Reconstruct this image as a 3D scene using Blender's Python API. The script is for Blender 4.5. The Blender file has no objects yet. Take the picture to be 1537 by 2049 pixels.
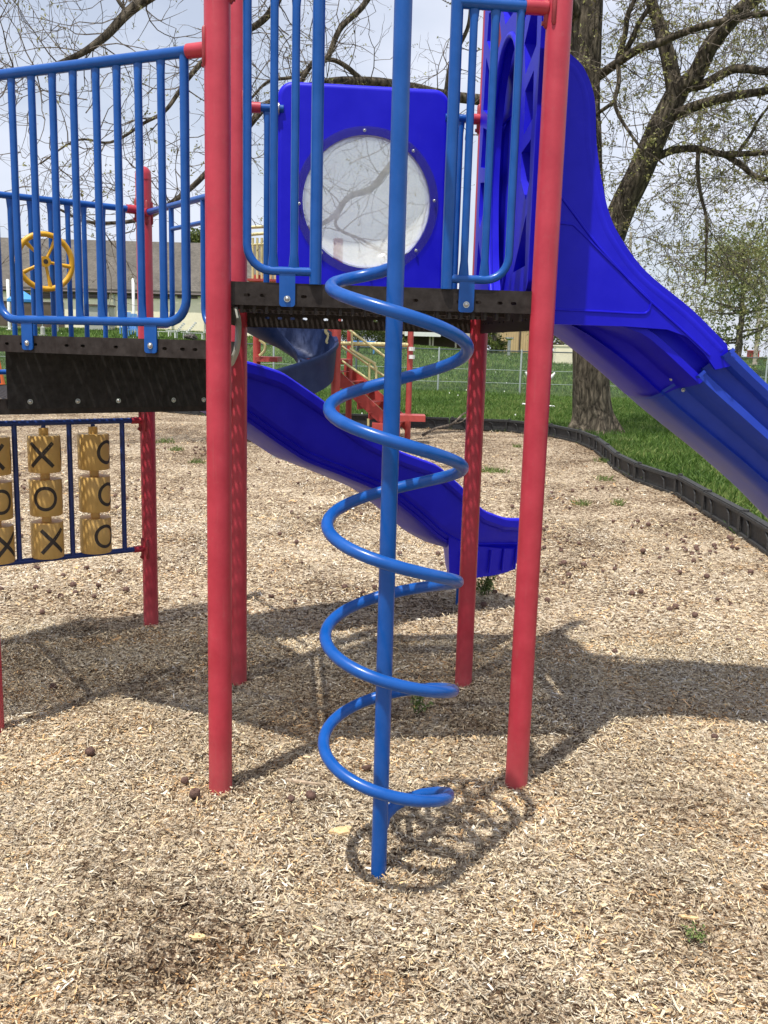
import bpy, bmesh, math, random
import numpy as np
from mathutils import Vector, Matrix, noise
from mathutils.geometry import tessellate_polygon
PI = math.pi
SC = bpy.context.scene
COL = SC.collection
random.seed(11)
RNG = np.random.default_rng(11)

# ------------------------------------------------------------------ camera
FPX, PITCH, ROLL, EYE = 1850.4, .17706, .02758, 1.7196
cam_d = bpy.data.cameras.new('camera')
cam = bpy.data.objects.new('camera', cam_d); COL.objects.link(cam); SC.camera = cam
cam_d.sensor_fit = 'VERTICAL'; cam_d.sensor_height = 36; cam_d.sensor_width = 27
cam_d.lens = 36 * FPX / 2049
cam_d.clip_start = .05; cam_d.clip_end = 3000
_F = Vector((0, math.cos(PITCH), -math.sin(PITCH))); _R0 = Vector((1, 0, 0)); _U0 = _R0.cross(_F)
_R = math.cos(ROLL) * _R0 + math.sin(ROLL) * _U0
_U = -math.sin(ROLL) * _R0 + math.cos(ROLL) * _U0
m = Matrix((( _R.x, _U.x, -_F.x, 0), (_R.y, _U.y, -_F.y, 0), (_R.z, _U.z, -_F.z, EYE), (0, 0, 0, 1)))
cam.matrix_world = m
SC.render.resolution_x = 768; SC.render.resolution_y = 1024

# ------------------------------------------------------------------ sky, sun, exposure
SUN_D = Vector((-.208, -.288, 1.0)).normalized()          # direction towards the sun
SUN_EL = math.asin(SUN_D.z); SUN_AZ = math.atan2(SUN_D.x, SUN_D.y)
world = bpy.data.worlds.new('World'); SC.world = world; world.use_nodes = True
wt = world.node_tree; wt.nodes.clear()
wo = wt.nodes.new('ShaderNodeOutputWorld')
sky = wt.nodes.new('ShaderNodeTexSky'); sky.sky_type = 'NISHITA'; sky.sun_disc = False
sky.sun_elevation = SUN_EL; sky.sun_rotation = SUN_AZ; sky.air_density = 1.0; sky.dust_density = 1.6
bg = wt.nodes.new('ShaderNodeBackground'); bg.inputs['Strength'].default_value = .12
wt.links.new(sky.outputs[0], bg.inputs[0])
cl = wt.nodes.new('ShaderNodeBackground'); cl.inputs['Color'].default_value = (.83, .875, 1, 1); cl.inputs['Strength'].default_value = 1.0
tc = wt.nodes.new('ShaderNodeTexCoord'); mp = wt.nodes.new('ShaderNodeMapping'); mp.inputs['Scale'].default_value = (1, 1, 2.6)
mp.inputs['Location'].default_value = (.35, .1, .2)
nz = wt.nodes.new('ShaderNodeTexNoise'); nz.inputs['Scale'].default_value = 2.6; nz.inputs['Detail'].default_value = 7; nz.inputs['Roughness'].default_value = .5
cr = wt.nodes.new('ShaderNodeValToRGB'); cr.color_ramp.elements[0].position = .36; cr.color_ramp.elements[0].color = (.52, .52, .52, 1)
cr.color_ramp.elements[1].position = .62; cr.color_ramp.elements[1].color = (.98, .98, .98, 1)
mx = wt.nodes.new('ShaderNodeMixShader')
wt.links.new(tc.outputs['Generated'], mp.inputs[0]); wt.links.new(mp.outputs[0], nz.inputs[0]); wt.links.new(nz.outputs[0], cr.inputs[0])
wt.links.new(cr.outputs[0], mx.inputs[0]); wt.links.new(bg.outputs[0], mx.inputs[1]); wt.links.new(cl.outputs[0], mx.inputs[2]); wt.links.new(mx.outputs[0], wo.inputs[0])
sd = bpy.data.lights.new('sun', 'SUN'); sd.energy = 5.0; sd.angle = math.radians(.7); sd.color = (1, .955, .88)
sun = bpy.data.objects.new('sun', sd); COL.objects.link(sun); sun.rotation_euler = SUN_D.to_track_quat('Z', 'Y').to_euler()
SC.view_settings.view_transform = 'Standard'; SC.view_settings.look = 'None'
SC.view_settings.exposure = .10; SC.view_settings.gamma = 1
SC.cycles.transparent_max_bounces = 24

# ------------------------------------------------------------------ placing helpers
FL0 = Vector((-.6046, 3.3407, 0)); YAW = .10162
EU = Vector((math.cos(YAW), math.sin(YAW), 0)); EV = Vector((-math.sin(YAW), math.cos(YAW), 0))
def W(u, v, z=0.0): return FL0 + EU * u + EV * v + Vector((0, 0, z))     # frame of the play structure, metres
def ray(px, py): return _F + _R * ((px - 768.5) / FPX) - _U * ((py - 1024.5) / FPX)
def at(px, py, y):                                                       # world point seen there at distance y
    r = ray(px, py); return Vector((0, 0, EYE)) + r * (y / r.y)
def gr(px, py):
    r = ray(px, py); return Vector((0, 0, EYE)) + r * (-EYE / r.z)

# ------------------------------------------------------------------ materials
def nt(name):
    m = bpy.data.materials.new(name); m.use_nodes = True
    t = m.node_tree; return m, t, t.nodes['Principled BSDF']
def node(t, typ, **kw):
    n = t.nodes.new(typ)
    for k, v in kw.items():
        if k in n.inputs: n.inputs[k].default_value = v
        else: setattr(n, k, v)
    return n
def ramp(t, stops):
    n = t.nodes.new('ShaderNodeValToRGB'); e = n.color_ramp.elements
    while len(e) < len(stops): e.new(.5)
    for i, (p, c) in enumerate(stops): e[i].position = p; e[i].color = (*c, 1)
    return n
def paint(name, c, rough=.35, var=.12, bump=.05, scale=14, spec=.5, dirt=.0, coat=0, splash=0):
    m, t, b = nt(name); L = t.links
    g = node(t, 'ShaderNodeNewGeometry')
    n1 = node(t, 'ShaderNodeTexNoise', Scale=scale, Detail=6.0, Roughness=.6); L.new(g.outputs['Position'], n1.inputs['Vector'])
    lo = tuple(x * (1 - var) for x in c); hi = tuple(min(1, x * (1 + var) + .012 * var * 8) for x in c)
    r = ramp(t, [(.3, lo), (.7, hi)]); L.new(n1.outputs[0], r.inputs[0])
    out = r.outputs[0]
    if dirt:
        n2 = node(t, 'ShaderNodeTexNoise', Scale=scale * 2.6, Detail=8.0, Roughness=.75); L.new(g.outputs['Position'], n2.inputs['Vector'])
        r2 = ramp(t, [(.56, (0, 0, 0)), (.72, (dirt,) * 3)]); L.new(n2.outputs[0], r2.inputs[0])
        mxn = node(t, 'ShaderNodeMix', data_type='RGBA'); L.new(r2.outputs[0], mxn.inputs[0]); L.new(out, mxn.inputs[6]); mxn.inputs[7].default_value = (.30, .26, .21, 1)
        out = mxn.outputs[2]
    if splash:
        sx = node(t, 'ShaderNodeSeparateXYZ'); L.new(g.outputs['Position'], sx.inputs[0])
        ns = node(t, 'ShaderNodeTexNoise', Scale=38.0, Detail=6.0, Roughness=.8); L.new(g.outputs['Position'], ns.inputs['Vector'])
        mr = node(t, 'ShaderNodeMapRange'); mr.inputs['From Min'].default_value = .0; mr.inputs['From Max'].default_value = .30; mr.inputs['To Min'].default_value = .45; mr.inputs['To Max'].default_value = .0; L.new(sx.outputs[2], mr.inputs[0])
        mm_ = node(t, 'ShaderNodeMath', operation='MULTIPLY'); L.new(mr.outputs[0], mm_.inputs[0]); L.new(ns.outputs[0], mm_.inputs[1])
        # faint vertical rubbing marks higher up
        mp_ = node(t, 'ShaderNodeMapping'); mp_.inputs['Scale'].default_value = (70, 70, 3.5); L.new(g.outputs['Position'], mp_.inputs[0])
        nv = node(t, 'ShaderNodeTexNoise', Scale=1.0, Detail=5.0, Roughness=.7); L.new(mp_.outputs[0], nv.inputs['Vector'])
        rv = ramp(t, [(.58, (0, 0, 0)), (.74, (.16,) * 3)]); L.new(nv.outputs[0], rv.inputs[0])
        ad_ = node(t, 'ShaderNodeMath', operation='ADD'); L.new(mm_.outputs[0], ad_.inputs[0]); L.new(rv.outputs[0], ad_.inputs[1])
        mxs = node(t, 'ShaderNodeMix', data_type='RGBA'); L.new(ad_.outputs[0], mxs.inputs[0]); L.new(out, mxs.inputs[6]); mxs.inputs[7].default_value = (.38, .17, .15, 1); out = mxs.outputs[2]
    L.new(out, b.inputs['Base Color'])
    n3 = node(t, 'ShaderNodeTexNoise', Scale=scale * 9, Detail=3.0); L.new(g.outputs['Position'], n3.inputs['Vector'])
    rr = node(t, 'ShaderNodeMapRange'); rr.inputs['To Min'].default_value = rough * .8; rr.inputs['To Max'].default_value = min(1, rough * 1.25)
    L.new(n1.outputs[0], rr.inputs[0]); L.new(rr.outputs[0], b.inputs['Roughness'])
    bp = node(t, 'ShaderNodeBump', Strength=bump, Distance=.004); L.new(n3.outputs[0], bp.inputs['Height']); L.new(bp.outputs[0], b.inputs['Normal'])
    b.inputs['Specular IOR Level'].default_value = spec
    if coat: b.inputs['Coat Weight'].default_value = coat; b.inputs['Coat Roughness'].default_value = .15
    return m
M = {}
M['red'] = paint('red_powder_coat', (.43, .024, .046), .42, .12, .08, 9, dirt=.10, splash=1)
M['red_dark'] = paint('dark_red_clamp', (.30, .022, .028), .45, .15, .1, 20)
M['red_far'] = paint('sun_bleached_red', (.42, .055, .045), .5, .12, .05, 6)
M['blue'] = paint('blue_powder_coat', (.0, .074, .33), .30, .10, .05, 12, spec=.34, dirt=.03, coat=.12)
M['plastic'] = paint('royal_blue_plastic', (.008, .005, .56), .42, .06, .03, 7, spec=.22, dirt=.02)
M['plastic2'] = paint('mid_blue_plastic', (.018, .055, .47), .40, .10, .04, 6, spec=.22, dirt=.04)
M['plastic3'] = paint('faded_navy_plastic', (.008, .022, .085), .5, .12, .04, 5, spec=.25, dirt=.05)
M['brown'] = paint('brown_coated_steel', (.019, .0125, .010), .6, .2, .10, 30, spec=.25, dirt=.03)
M['panel'] = paint('dark_brown_panel', (.012, .0095, .0085), .6, .2, .1, 30, spec=.25, dirt=.02)
M['yellow'] = paint('ochre_plastic', (.70, .44, .13), .45, .08, .05, 16, dirt=.05)
M['wheelyellow'] = paint('yellow_plastic', (.68, .36, .012), .4, .08, .04, 16)
M['cream'] = paint('cream_yellow_coat', (.62, .54, .26), .45, .1, .04, 10)
M['black'] = paint('black_mark', (.035, .026, .020), .6, .2, .05, 30)
M['steel'] = paint('galvanised_steel', (.55, .55, .53), .3, .15, .1, 40); M['steel'].node_tree.nodes['Principled BSDF'].inputs['Metallic'].default_value = .9
M['fence'] = paint('galvanised_wire', (.30, .34, .33), .45, .1, .0, 20)
M['fence_dark'] = paint('dark_rail', (.07, .09, .10), .5, .1, .0, 20)
M['timber'] = paint('black_recycled_plastic', (.020, .020, .020), .6, .3, .2, 40, spec=.3, dirt=.10)
M['white'] = paint('white_plastic', (.78, .78, .75), .5, .05, .02, 10)
M['bluechair'] = paint('pale_blue_plastic', (.12, .30, .62), .5, .08, .02, 10)
M['skyblue'] = paint('blue_canvas', (.05, .26, .62), .6, .1, .05, 10)
M['orange'] = paint('orange_plastic', (.85, .16, .02), .5, .05, .02, 10)
M['greybox'] = paint('grey_sheet', (.40, .40, .36), .6, .08, .02, 8)
M['nut'] = paint('brown_husk', (.115, .055, .036), .85, .5, .8, 130)
M['chunk'] = paint('split_pale_wood', (.68, .48, .24), .7, .25, .5, 60)
M['shard'] = paint('grey_wood', (.42, .32, .22), .8, .25, .5, 60)
M['tan'] = paint('tan_siding', (.60, .44, .24), .7, .08, .02, 3)
M['stucco'] = paint('cream_stucco', (.95, .85, .64), .8, .06, .1, 4)
M['darkwin'] = paint('dark_boards', (.055, .035, .03), .5, .2, .02, 3)
M['brownwall'] = paint('brown_wall', (.10, .07, .05), .8, .2, .02, 3)
M['rooftile'] = paint('pale_fascia', (.55, .47, .40), .8, .1, .02, 3)
M['asphalt'] = paint('asphalt', (.12, .12, .12), .9, .2, .2, 10)
M['path'] = paint('concrete', (.42, .41, .38), .9, .1, .2, 4)
M['woodpole'] = paint('weathered_pole', (.40, .35, .29), .85, .15, .2, 8)
M['litter'] = paint('pale_blue_paper', (.45, .72, .85), .6, .1, .1, 50)

def bark(name, lo, hi, sc=1.0):
    m, t, b = nt(name); L = t.links
    g = node(t, 'ShaderNodeNewGeometry'); mp = node(t, 'ShaderNodeMapping'); mp.inputs['Scale'].default_value = (9 * sc, 9 * sc, 1.7 * sc)
    nw = node(t, 'ShaderNodeTexNoise', Scale=1.3 * sc, Detail=3.0); L.new(g.outputs['Position'], nw.inputs['Vector'])
    ad = node(t, 'ShaderNodeMix', data_type='RGBA', blend_type='ADD'); ad.inputs[0].default_value = .35
    L.new(g.outputs['Position'], ad.inputs[6]); L.new(nw.outputs['Color'], ad.inputs[7]); L.new(ad.outputs[2], mp.inputs[0])
    v = node(t, 'ShaderNodeTexVoronoi', feature='DISTANCE_TO_EDGE', Scale=1.0); L.new(mp.outputs[0], v.inputs['Vector'])
    n = node(t, 'ShaderNodeTexNoise', Scale=2.2, Detail=8.0, Roughness=.7); L.new(mp.outputs[0], n.inputs['Vector'])
    mu = node(t, 'ShaderNodeMath', operation='MULTIPLY_ADD'); L.new(v.outputs[0], mu.inputs[0]); mu.inputs[1].default_value = 1.1; L.new(n.outputs[0], mu.inputs[2])
    r = ramp(t, [(.42, lo), (.95, hi)]); L.new(mu.outputs[0], r.inputs[0]); L.new(r.outputs[0], b.inputs['Base Color'])
    bp = node(t, 'ShaderNodeBump', Strength=1.0, Distance=.09); L.new(mu.outputs[0], bp.inputs['Height']); L.new(bp.outputs[0], b.inputs['Normal'])
    b.inputs['Roughness'].default_value = .9; b.inputs['Specular IOR Level'].default_value = .2
    return m
M['bark'] = bark('furrowed_bark', (.030, .024, .018), (.215, .178, .130))
M['twig'] = bark('twig_bark', (.10, .080, .066), (.30, .25, .20), 1.5)
def leafmat(name, cols, rough=.6, trans=.35):
    m, t, b = nt(name); L = t.links
    a = node(t, 'ShaderNodeAttribute', attribute_name='tone')
    r = ramp(t, cols); L.new(a.outputs['Fac'], r.inputs[0]); L.new(r.outputs[0], b.inputs['Base Color']); b.inputs['Roughness'].default_value = rough
    b.inputs['Specular IOR Level'].default_value = .3
    tr = node(t, 'ShaderNodeBsdfTranslucent'); L.new(r.outputs[0], tr.inputs[0]); ms = node(t, 'ShaderNodeMixShader'); ms.inputs[0].default_value = trans
    L.new(b.outputs[0], ms.inputs[1]); L.new(tr.outputs[0], ms.inputs[2]); L.new(ms.outputs[0], t.nodes['Material Output'].inputs[0])
    return m
M['leaf'] = leafmat('spring_leaf', [(0, (.15, .12, .045)), (.5, (.26, .25, .09)), (1, (.42, .42, .17))])
M['bushleaf'] = leafmat('bush_leaf', [(0, (.035, .06, .015)), (.5, (.10, .14, .03)), (1, (.22, .24, .06))])
M['farleaf'] = leafmat('far_tree_leaf', [(0, (.15, .17, .07)), (.5, (.25, .28, .11)), (1, (.38, .40, .19))])
M['grassblade'] = leafmat('grass_blade', [(0, (.04, .085, .014)), (.5, (.10, .175, .03)), (1, (.27, .30, .10))], .6, .3)
M['weed'] = leafmat('weed_leaf', [(0, (.07, .12, .03)), (.5, (.16, .23, .06)), (1, (.34, .36, .15))], .6, .3)
def chipmat():
    m, t, b = nt('wood_chip'); L = t.links
    a = node(t, 'ShaderNodeAttribute', attribute_name='tone'); g = node(t, 'ShaderNodeNewGeometry')
    r = ramp(t, [(0, (.040, .024, .014)), (.20, (.13, .082, .048)), (.40, (.32, .245, .160)), (.60, (.52, .430, .305)), (.80, (.74, .635, .465)), (.92, (.82, .65, .40)), (1, (.88, .80, .66))])
    L.new(a.outputs['Fac'], r.inputs[0])
    n = node(t, 'ShaderNodeTexNoise', Scale=260.0, Detail=2.0); L.new(g.outputs['Position'], n.inputs['Vector'])
    r2 = ramp(t, [(.3, (.72,) * 3), (.7, (1.12,) * 3)]); L.new(n.outputs[0], r2.inputs[0])
    mm = node(t, 'ShaderNodeMix', data_type='RGBA', blend_type='MULTIPLY'); mm.inputs[0].default_value = 1; L.new(r.outputs[0], mm.inputs[6]); L.new(r2.outputs[0], mm.inputs[7])
    f1 = node(t, 'ShaderNodeMath', operation='MULTIPLY'); f1.inputs[1].default_value = 173.3; L.new(a.outputs['Fac'], f1.inputs[0])
    f2 = node(t, 'ShaderNodeMath', operation='FRACT'); L.new(f1.outputs[0], f2.inputs[0])
    rh = ramp(t, [(0, (.86, .90, .97)), (.42, (.95, .96, .96)), (.66, (1.0, .985, .94)), (.88, (1.06, .97, .82)), (.97, (1.06, .90, .70)), (1, (1.10, .82, .56))])
    nb = node(t, 'ShaderNodeTexNoise', Scale=1.7, Detail=4.0, Roughness=.6); L.new(g.outputs['Position'], nb.inputs['Vector'])
    fa = node(t, 'ShaderNodeMath', operation='MULTIPLY_ADD'); fa.inputs[1].default_value = 1.7; fa.inputs[2].default_value = -.85; L.new(nb.outputs[0], fa.inputs[0])
    fb = node(t, 'ShaderNodeMath', operation='ADD'); L.new(f2.outputs[0], fb.inputs[0]); L.new(fa.outputs[0], fb.inputs[1]); L.new(fb.outputs[0], rh.inputs[0])
    m3 = node(t, 'ShaderNodeMix', data_type='RGBA', blend_type='MULTIPLY'); m3.inputs[0].default_value = 1; L.new(mm.outputs[2], m3.inputs[6]); L.new(rh.outputs[0], m3.inputs[7])
    L.new(m3.outputs[2], b.inputs['Base Color']); b.inputs['Roughness'].default_value = .85; b.inputs['Specular IOR Level'].default_value = .15
    return m
M['chip'] = chipmat()
def mulchmat():
    m, t, b = nt('mulch_bed'); L = t.links
    g = node(t, 'ShaderNodeNewGeometry')
    mps = []
    fac = None
    for i, (sx, sy, rot) in enumerate([(26, 95, .3), (85, 30, 1.0), (40, 60, 2.1)]):
        mp = node(t, 'ShaderNodeMapping'); mp.inputs['Scale'].default_value = (sx, sy, 1); mp.inputs['Rotation'].default_value = (0, 0, rot); L.new(g.outputs['Position'], mp.inputs[0])
        v = node(t, 'ShaderNodeTexVoronoi', Scale=1.0); L.new(mp.outputs[0], v.inputs['Vector'])
        mps.append(v)
    a = node(t, 'ShaderNodeMix', data_type='RGBA'); a.inputs[0].default_value = .5; L.new(mps[0].outputs['Color'], a.inputs[6]); L.new(mps[1].outputs['Color'], a.inputs[7])
    a2 = node(t, 'ShaderNodeMix', data_type='RGBA'); a2.inputs[0].default_value = .33; L.new(a.outputs[2], a2.inputs[6]); L.new(mps[2].outputs['Color'], a2.inputs[7])
    sp = node(t, 'ShaderNodeSeparateColor'); L.new(a2.outputs[2], sp.inputs[0])
    n = node(t, 'ShaderNodeTexNoise', Scale=.9, Detail=6.0, Roughness=.65); L.new(g.outputs['Position'], n.inputs['Vector'])
    ad = node(t, 'ShaderNodeMath', operation='MULTIPLY_ADD'); L.new(n.outputs[0], ad.inputs[0]); ad.inputs[1].default_value = .9; ad.inputs[2].default_value = -.45
    s2 = node(t, 'ShaderNodeMath', operation='ADD'); L.new(sp.outputs[0], s2.inputs[0]); L.new(ad.outputs[0], s2.inputs[1])
    r = ramp(t, [(.15, (.035, .020, .012)), (.38, (.14, .09, .056)), (.55, (.38, .29, .195)), (.75, (.62, .51, .37)), (.95, (.82, .72, .56))])
    L.new(s2.outputs[0], r.inputs[0]); L.new(r.outputs[0], b.inputs['Base Color'])
    bp = node(t, 'ShaderNodeBump', Strength=.9, Distance=.02); L.new(s2.outputs[0], bp.inputs['Height']); L.new(bp.outputs[0], b.inputs['Normal'])
    b.inputs['Roughness'].default_value = .95; b.inputs['Specular IOR Level'].default_value = .1
    return m
M['mulch'] = mulchmat()
def lawnmat():
    m, t, b = nt('lawn'); L = t.links
    g = node(t, 'ShaderNodeNewGeometry')
    n = node(t, 'ShaderNodeTexNoise', Scale=.35, Detail=8.0, Roughness=.7); L.new(g.outputs['Position'], n.inputs['Vector'])
    mp = node(t, 'ShaderNodeMapping'); mp.inputs['Scale'].default_value = (22, 5, 8); L.new(g.outputs['Position'], mp.inputs[0])
    n2 = node(t, 'ShaderNodeTexNoise', Scale=1.0, Detail=6.0, Roughness=.75); L.new(mp.outputs[0], n2.inputs['Vector'])
    mu = node(t, 'ShaderNodeMix', data_type='RGBA'); mu.inputs[0].default_value = .55; L.new(n.outputs[0], mu.inputs[6]); L.new(n2.outputs[0], mu.inputs[7])
    r = ramp(t, [(.38, (.024, .056, .009)), (.47, (.052, .108, .016)), (.56, (.10, .165, .028)), (.66, (.18, .21, .06))])
    L.new(mu.outputs[2], r.inputs[0]); L.new(r.outputs[0], b.inputs['Base Color']); b.inputs['Roughness'].default_value = .9; b.inputs['Specular IOR Level'].default_value = .15
    bp = node(t, 'ShaderNodeBump', Strength=.6, Distance=.05); L.new(n2.outputs[0], bp.inputs['Height']); L.new(bp.outputs[0], b.inputs['Normal'])
    return m
M['lawn'] = lawnmat()
def shingle():
    m, t, b = nt('grey_shingles'); L = t.links
    g = node(t, 'ShaderNodeNewGeometry'); mp = node(t, 'ShaderNodeMapping'); mp.inputs['Scale'].default_value = (1, 1, 1); mp.inputs['Rotation'].default_value = (PI / 2, 0, 0)
    L.new(g.outputs['Position'], mp.inputs[0])
    br = node(t, 'ShaderNodeTexBrick', Scale=3.4); br.inputs['Color1'].default_value = (.105, .094, .080, 1); br.inputs['Color2'].default_value = (.155, .138, .115, 1); br.inputs['Mortar'].default_value = (.085, .075, .066, 1)
    br.inputs['Mortar Size'].default_value = .02; L.new(mp.outputs[0], br.inputs['Vector'])
    n = node(t, 'ShaderNodeTexNoise', Scale=.8, Detail=7.0); L.new(g.outputs['Position'], n.inputs['Vector'])
    r = ramp(t, [(.3, (.75,) * 3), (.7, (1.1,) * 3)]); L.new(n.outputs[0], r.inputs[0])
    mm = node(t, 'ShaderNodeMix', data_type='RGBA', blend_type='MULTIPLY'); mm.inputs[0].default_value = 1; L.new(br.outputs[0], mm.inputs[6]); L.new(r.outputs[0], mm.inputs[7])
    L.new(mm.outputs[2], b.inputs['Base Color']); b.inputs['Roughness'].default_value = .95
    return m
M['shingle'] = shingle()
def bubblemat():
    m, t, b = nt('scratched_clear_plastic'); L = t.links
    g = node(t, 'ShaderNodeNewGeometry')
    n = node(t, 'ShaderNodeTexNoise', Scale=16.0, Detail=8.0, Roughness=.7); L.new(g.outputs['Position'], n.inputs['Vector'])
    r = ramp(t, [(.3, (.84, .86, .78)), (.7, (.96, .97, .90))]); L.new(n.outputs[0], r.inputs[0])
    b.inputs['Roughness'].default_value = .09; L.new(r.outputs[0], b.inputs['Base Color'])
    b.inputs['Coat Weight'].default_value = .6; b.inputs['Coat Roughness'].default_value = .04
    tl = node(t, 'ShaderNodeBsdfTranslucent'); L.new(r.outputs[0], tl.inputs[0])
    tp = node(t, 'ShaderNodeBsdfTransparent'); tp.inputs[0].default_value = (1, 1, .95, 1)
    m1 = node(t, 'ShaderNodeMixShader'); m1.inputs[0].default_value = .55; L.new(b.outputs[0], m1.inputs[1]); L.new(tl.outputs[0], m1.inputs[2])
    m2 = node(t, 'ShaderNodeMixShader'); r2 = ramp(t, [(.3, (.46,) * 3), (.72, (.20,) * 3)]); L.new(n.outputs[0], r2.inputs[0]); L.new(r2.outputs[0], m2.inputs[0])
    L.new(m1.outputs[0], m2.inputs[1]); L.new(tp.outputs[0], m2.inputs[2]); L.new(m2.outputs[0], t.nodes['Material Output'].inputs[0])
    return m
M['bubble'] = bubblemat()
def ringmat():
    m, t, b = nt('clear_plastic_rim'); L = t.links
    b.inputs['Base Color'].default_value = (.06, .05, .16, 1); b.inputs['Roughness'].default_value = .2
    tp = node(t, 'ShaderNodeBsdfTransparent'); m2 = node(t, 'ShaderNodeMixShader'); m2.inputs[0].default_value = .78
    L.new(b.outputs[0], m2.inputs[1]); L.new(tp.outputs[0], m2.inputs[2]); L.new(m2.outputs[0], t.nodes['Material Output'].inputs[0])
    return m
M['ring'] = ringmat()

# ------------------------------------------------------------------ mesh helpers
class MB:
    sharp = 50
    def __init__(s): s.v = []; s.f = []; s.mi = []; s.tone = None; s.flat = set()
    def add(s, vs, fs, mi=0, flat=False):
        o = len(s.v); s.v += [tuple(v) for v in vs]
        for f in fs:
            if flat: s.flat.add(len(s.f))
            s.f.append(tuple(i + o for i in f)); s.mi.append(mi)
    def box(s, c, sx, sy, sz, X=Vector((1, 0, 0)), Y=Vector((0, 1, 0)), Z=Vector((0, 0, 1)), mi=0):
        c = Vector(c); vs = [c + X * (a * sx / 2) + Y * (b * sy / 2) + Z * (d * sz / 2) for a in (-1, 1) for b in (-1, 1) for d in (-1, 1)]
        s.add(vs, [(0, 1, 3, 2), (4, 6, 7, 5), (0, 4, 5, 1), (2, 3, 7, 6), (0, 2, 6, 4), (1, 5, 7, 3)], mi, True)
    def tube(s, pts, r, n=12, mi=0, cap=True, flat_ax=None, fr=None):
        """pts list; r number or list; flat_ax/fr: per ring factor stretching along an axis"""
        pts = [Vector(p) for p in pts]; k = len(pts); rs = r if isinstance(r, (list, tuple)) else [r] * k
        vs = []; ref = None
        for i, p in enumerate(pts):
            if i == 0: T = pts[1] - p
            elif i == k - 1: T = p - pts[-2]
            else: T = (pts[i + 1] - p).normalized() + (p - pts[i - 1]).normalized()
            T = T.normalized() if T.length > 1e-9 else Vector((0, 0, 1))
            if ref is None:
                ref = Vector((0, 0, 1)) if abs(T.z) < .9 else Vector((1, 0, 0))
                if flat_ax is not None: ref = flat_ax
            a = (ref - T * ref.dot(T)); a = a.normalized() if a.length > 1e-6 else T.orthogonal().normalized()
            b = T.cross(a); ref = a
            wa = wb = 1.0
            if fr is not None: wa, wb = fr[i]
            for j in range(n):
                th = 2 * PI * j / n; vs.append(p + a * (math.cos(th) * rs[i] * wa) + b * (math.sin(th) * rs[i] * wb))
        fs = [(i * n + j, i * n + (j + 1) % n, (i + 1) * n + (j + 1) % n, (i + 1) * n + j) for i in range(k - 1) for j in range(n)]
        s.add(vs, fs, mi)
        if cap:
            s.add(vs[:n], [tuple(range(n))[::-1]], mi, True); s.add(vs[-n:], [tuple(range(n))], mi, True)
    def plate(s, outer, holes, O, X, Y, th, mi=0):
        """flat plate with holes: 2D outlines in the O,X,Y frame, thickness along X x Y"""
        N = X.cross(Y); loops = [outer] + holes
        tris = tessellate_polygon([[Vector((a, b, 0)) for a, b in l] for l in loops])
        flatp = [p for l in loops for p in l]
        f = [O + X * a + Y * b + N * (th / 2) for a, b in flatp]; g = [O + X * a + Y * b - N * (th / 2) for a, b in flatp]; k = len(f)
        def ori(t):
            a, b, c = [flatp[i] for i in t]; return (b[0] - a[0]) * (c[1] - a[1]) - (b[1] - a[1]) * (c[0] - a[0]) > 0
        tris = [t if ori(t) else (t[0], t[2], t[1]) for t in tris]
        s.add(f + g, [tuple(t) for t in tris] + [(t[0] + k, t[2] + k, t[1] + k) for t in tris], mi, True)
        o = 0
        for l in loops:
            n = len(l); vv = f[o:o + n] + g[o:o + n]; s.add(vv, [(i, (i + 1) % n, n + (i + 1) % n, n + i) for i in range(n)], mi, True); o += n
    def build(s, name, mat, parent=None, smooth=True, label=None):
        me = bpy.data.meshes.new(name); me.from_pydata(s.v, [], s.f)
        mats = mat if isinstance(mat, (list, tuple)) else [mat]
        for m_ in mats: me.materials.append(m_)
        me.polygons.foreach_set('material_index', s.mi)
        sm = np.ones(len(s.f), bool) if smooth else np.zeros(len(s.f), bool)
        if s.flat and smooth: sm[list(s.flat)] = False
        me.polygons.foreach_set('use_smooth', sm)
        if s.tone is not None:
            a = me.attributes.new('tone', 'FLOAT', 'POINT'); a.data.foreach_set('value', np.asarray(s.tone, 'f'))
        bm = bmesh.new(); bm.from_mesh(me); bmesh.ops.recalc_face_normals(bm, faces=bm.faces); bm.to_mesh(me); bm.free()
        me.update()
        if smooth: me.set_sharp_from_angle(angle=math.radians(s.sharp))
        o = bpy.data.objects.new(name, me); COL.objects.link(o)
        if parent is not None: setpar(o, parent)
        if label: o['label'] = label
        return o
_base = {}
def setpar(o, parent):
    o.parent = parent
    # parents are Empties or parts whose own world offset is a plain translation chain
    p = parent; off = Vector((0, 0, 0))
    while p is not None: off += p.location; p = p.parent
    o.location = o.location - off
def thing(name, loc, label, cat, group=None):
    o = bpy.data.objects.new(name, None); COL.objects.link(o); o.location = loc; o.empty_display_size = .2
    o['label'] = label; o['category'] = cat
    if group: o['group'] = group
    return o
def tag(o, label, cat, group=None):
    o['label'] = label; o['category'] = cat
    if group: o['group'] = group
    return o
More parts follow.
